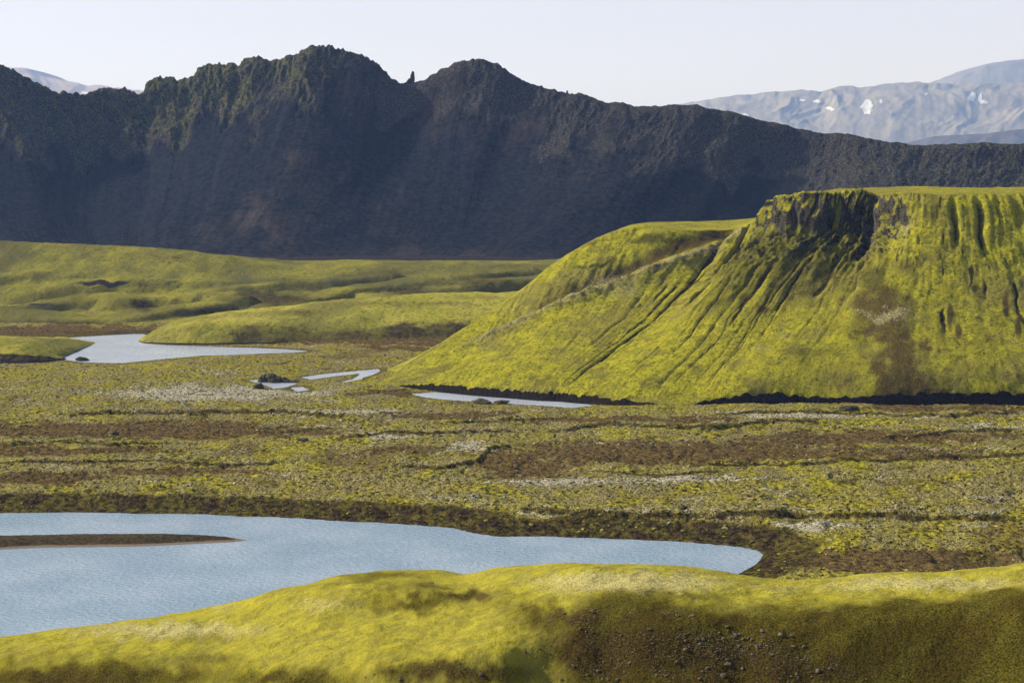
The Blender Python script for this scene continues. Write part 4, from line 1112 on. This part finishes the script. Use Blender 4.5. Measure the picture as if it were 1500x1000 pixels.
for k, i in enumerate(ids):
    o = bpy.data.objects.new('stone', shapes[k % 6]); COL.objects.link(o)
    r = 0.14 + 0.24 * rs.rand() ** 2.2
    o.location = FP[i] + np.array([0, 0, r * 0.25])
    o.rotation_euler = (rs.uniform(-.4, .4), rs.uniform(-.4, .4), rs.uniform(0, 6.28))
    o.scale = (r * rs.uniform(.8, 1.3), r * rs.uniform(.8, 1.2), r * rs.uniform(.7, 1.1))
    tag(o, 'loose grey brown stone on the bare brown slope of the foreground hill', 'stone', 'stones scattered on the foreground hill')

def scatter(name, P, size, tint, mat, label, seed, flatz=(0.45, 0.9), base=None):
    rs = np.random.RandomState(seed)
    v, f = ico(1)
    if base is not None:
        v, f = base
    n_ = len(P)
    jit = 1 + rs.uniform(-0.38, 0.38, (n_, len(v)))
    a = rs.uniform(0, 6.283, n_); ca, sa = np.cos(a), np.sin(a)
    S = np.stack([size * rs.uniform(.7, 1.5, n_), size * rs.uniform(.7, 1.3, n_), size * rs.uniform(*flatz, n_)], -1)
    W = v[None] * jit[..., None] * S[:, None, :]
    Xr = W[..., 0] * ca[:, None] - W[..., 1] * sa[:, None]; Yr = W[..., 0] * sa[:, None] + W[..., 1] * ca[:, None]
    W = np.stack([Xr, Yr, W[..., 2]], -1) + P[:, None, :]
    Fc = (f[None] + (np.arange(n_) * len(v))[:, None, None]).reshape(-1, 3)
    o = mesh_arrays(name, W.reshape(-1, 3), Fc, dict(tint=np.repeat(tint, len(v))), mat, smooth=False)
    return structure(o, label, 'stuff')

# half-ico clump (open below)
V1 = np.array([[math.cos(k * 1.2566), math.sin(k * 1.2566), -0.25] for k in range(5)] + [[0.62 * math.cos(k * 1.2566 + .63), 0.62 * math.sin(k * 1.2566 + .63), 0.55] for k in range(5)] + [[0, 0, 0.85]])
F1 = np.array([[k, (k + 1) % 5, 5 + k] for k in range(5)] + [[(k + 1) % 5, 5 + (k + 1) % 5, 5 + k] for k in range(5)] + [[5 + k, 5 + (k + 1) % 5, 10] for k in range(5)])
rs = np.random.RandomState(9)
NC = 60000
cy = 400 + (1000 - 400) * rs.rand(NC) ** 0.9
cx = rs.uniform(-1, 1, NC) * (cy * 750 / F + 15)
chh, cm_, (s1, s2, s3) = plain(cx, cy, True)
keep = (s1 > 3) & (s2 > 3) & (s3 > 2) & (chh > 0.2)
dens = 0.30 + 0.7 * cm_['lichen'] + 0.30 * (fbm(cx / 25, cy / 30, 3, 77) > 0.05) - 0.42 * cm_['soil'] - 0.2 * cm_['dark']
keep &= rs.rand(NC) < dens
cx, cy, chh = cx[keep], cy[keep], chh[keep]
lw = cm_['lichen'][keep]
print('clumps', keep.sum())
size = 0.22 + 0.62 * rs.rand(len(cx)) ** 3.2
tint = np.clip(rs.rand(len(cx)) * 0.66 + 0.6 * lw, 0, 1)
scatter('lava_clumps', np.stack([cx, cy, chh], -1), size, tint, mat_clump(), 'countless moss and lichen covered lava lumps on the plain', 10, (0.4, 0.85), (V1, F1))

# gravel on the foreground hill
w2 = (FORE_SOIL > 0.4) * (FORE_PY < 1010) * (FORE_PY > 850) * (FORE_PX > 300)
w2 = w2 * (0.08 + sel_w)
flat = w2.ravel() / w2.sum()
gi = rs.choice(len(flat), 1600, replace=False, p=flat)
scatter('gravel', FP[gi] + np.array([0, 0, 0.01]), 0.05 + 0.09 * rs.rand(1600) ** 2, rs.rand(1600), m_basalt, 'fine gravel strewn over the brown hollow', 11, (0.5, 0.9), (V1, F1))

# ------------------------------------------------------------------ haze
import bmesh
bm = bmesh.new()
bmesh.ops.create_cube(bm, size=1.0)
zt = max(800.0, float(max((np.array(o.bound_box)[:, 2].max() for o in (rng, dome, lft))) + 40))
for v in bm.verts:
    v.co = ((v.co.x * 50000), 16000 + v.co.y * 38000, -9.0 if v.co.z < 0 else zt)
me = bpy.data.meshes.new('haze'); bm.to_mesh(me); bm.free()
hm = bpy.data.materials.new('haze'); hm.use_nodes = True
ht = hm.node_tree
for nn in list(ht.nodes):
    ht.nodes.remove(nn)
ho = ht.nodes.new('ShaderNodeOutputMaterial'); hv = ht.nodes.new('ShaderNodeVolumePrincipled')
hv.inputs['Color'].default_value = (0.30, 0.50, 1.0, 1)
hv.inputs['Absorption Color'].default_value = (1, 1, 1, 1)
hv.inputs['Density'].default_value = 3.6e-5
hv.inputs['Anisotropy'].default_value = 0.2
ht.links.new(hv.outputs[0], ho.inputs['Volume'])
me.materials.append(hm)
haze = bpy.data.objects.new('haze', me); COL.objects.link(haze)
structure(haze, 'thin pale blue haze over the whole valley', 'stuff')

tot = sum(sum(len(p.vertices) - 2 for p in o.data.polygons) if len(o.data.polygons) < 2000 else len(o.data.polygons) * (len(o.data.polygons[0].vertices) - 2) for o in bpy.data.objects if o.type == 'MESH')
print('triangles', tot)
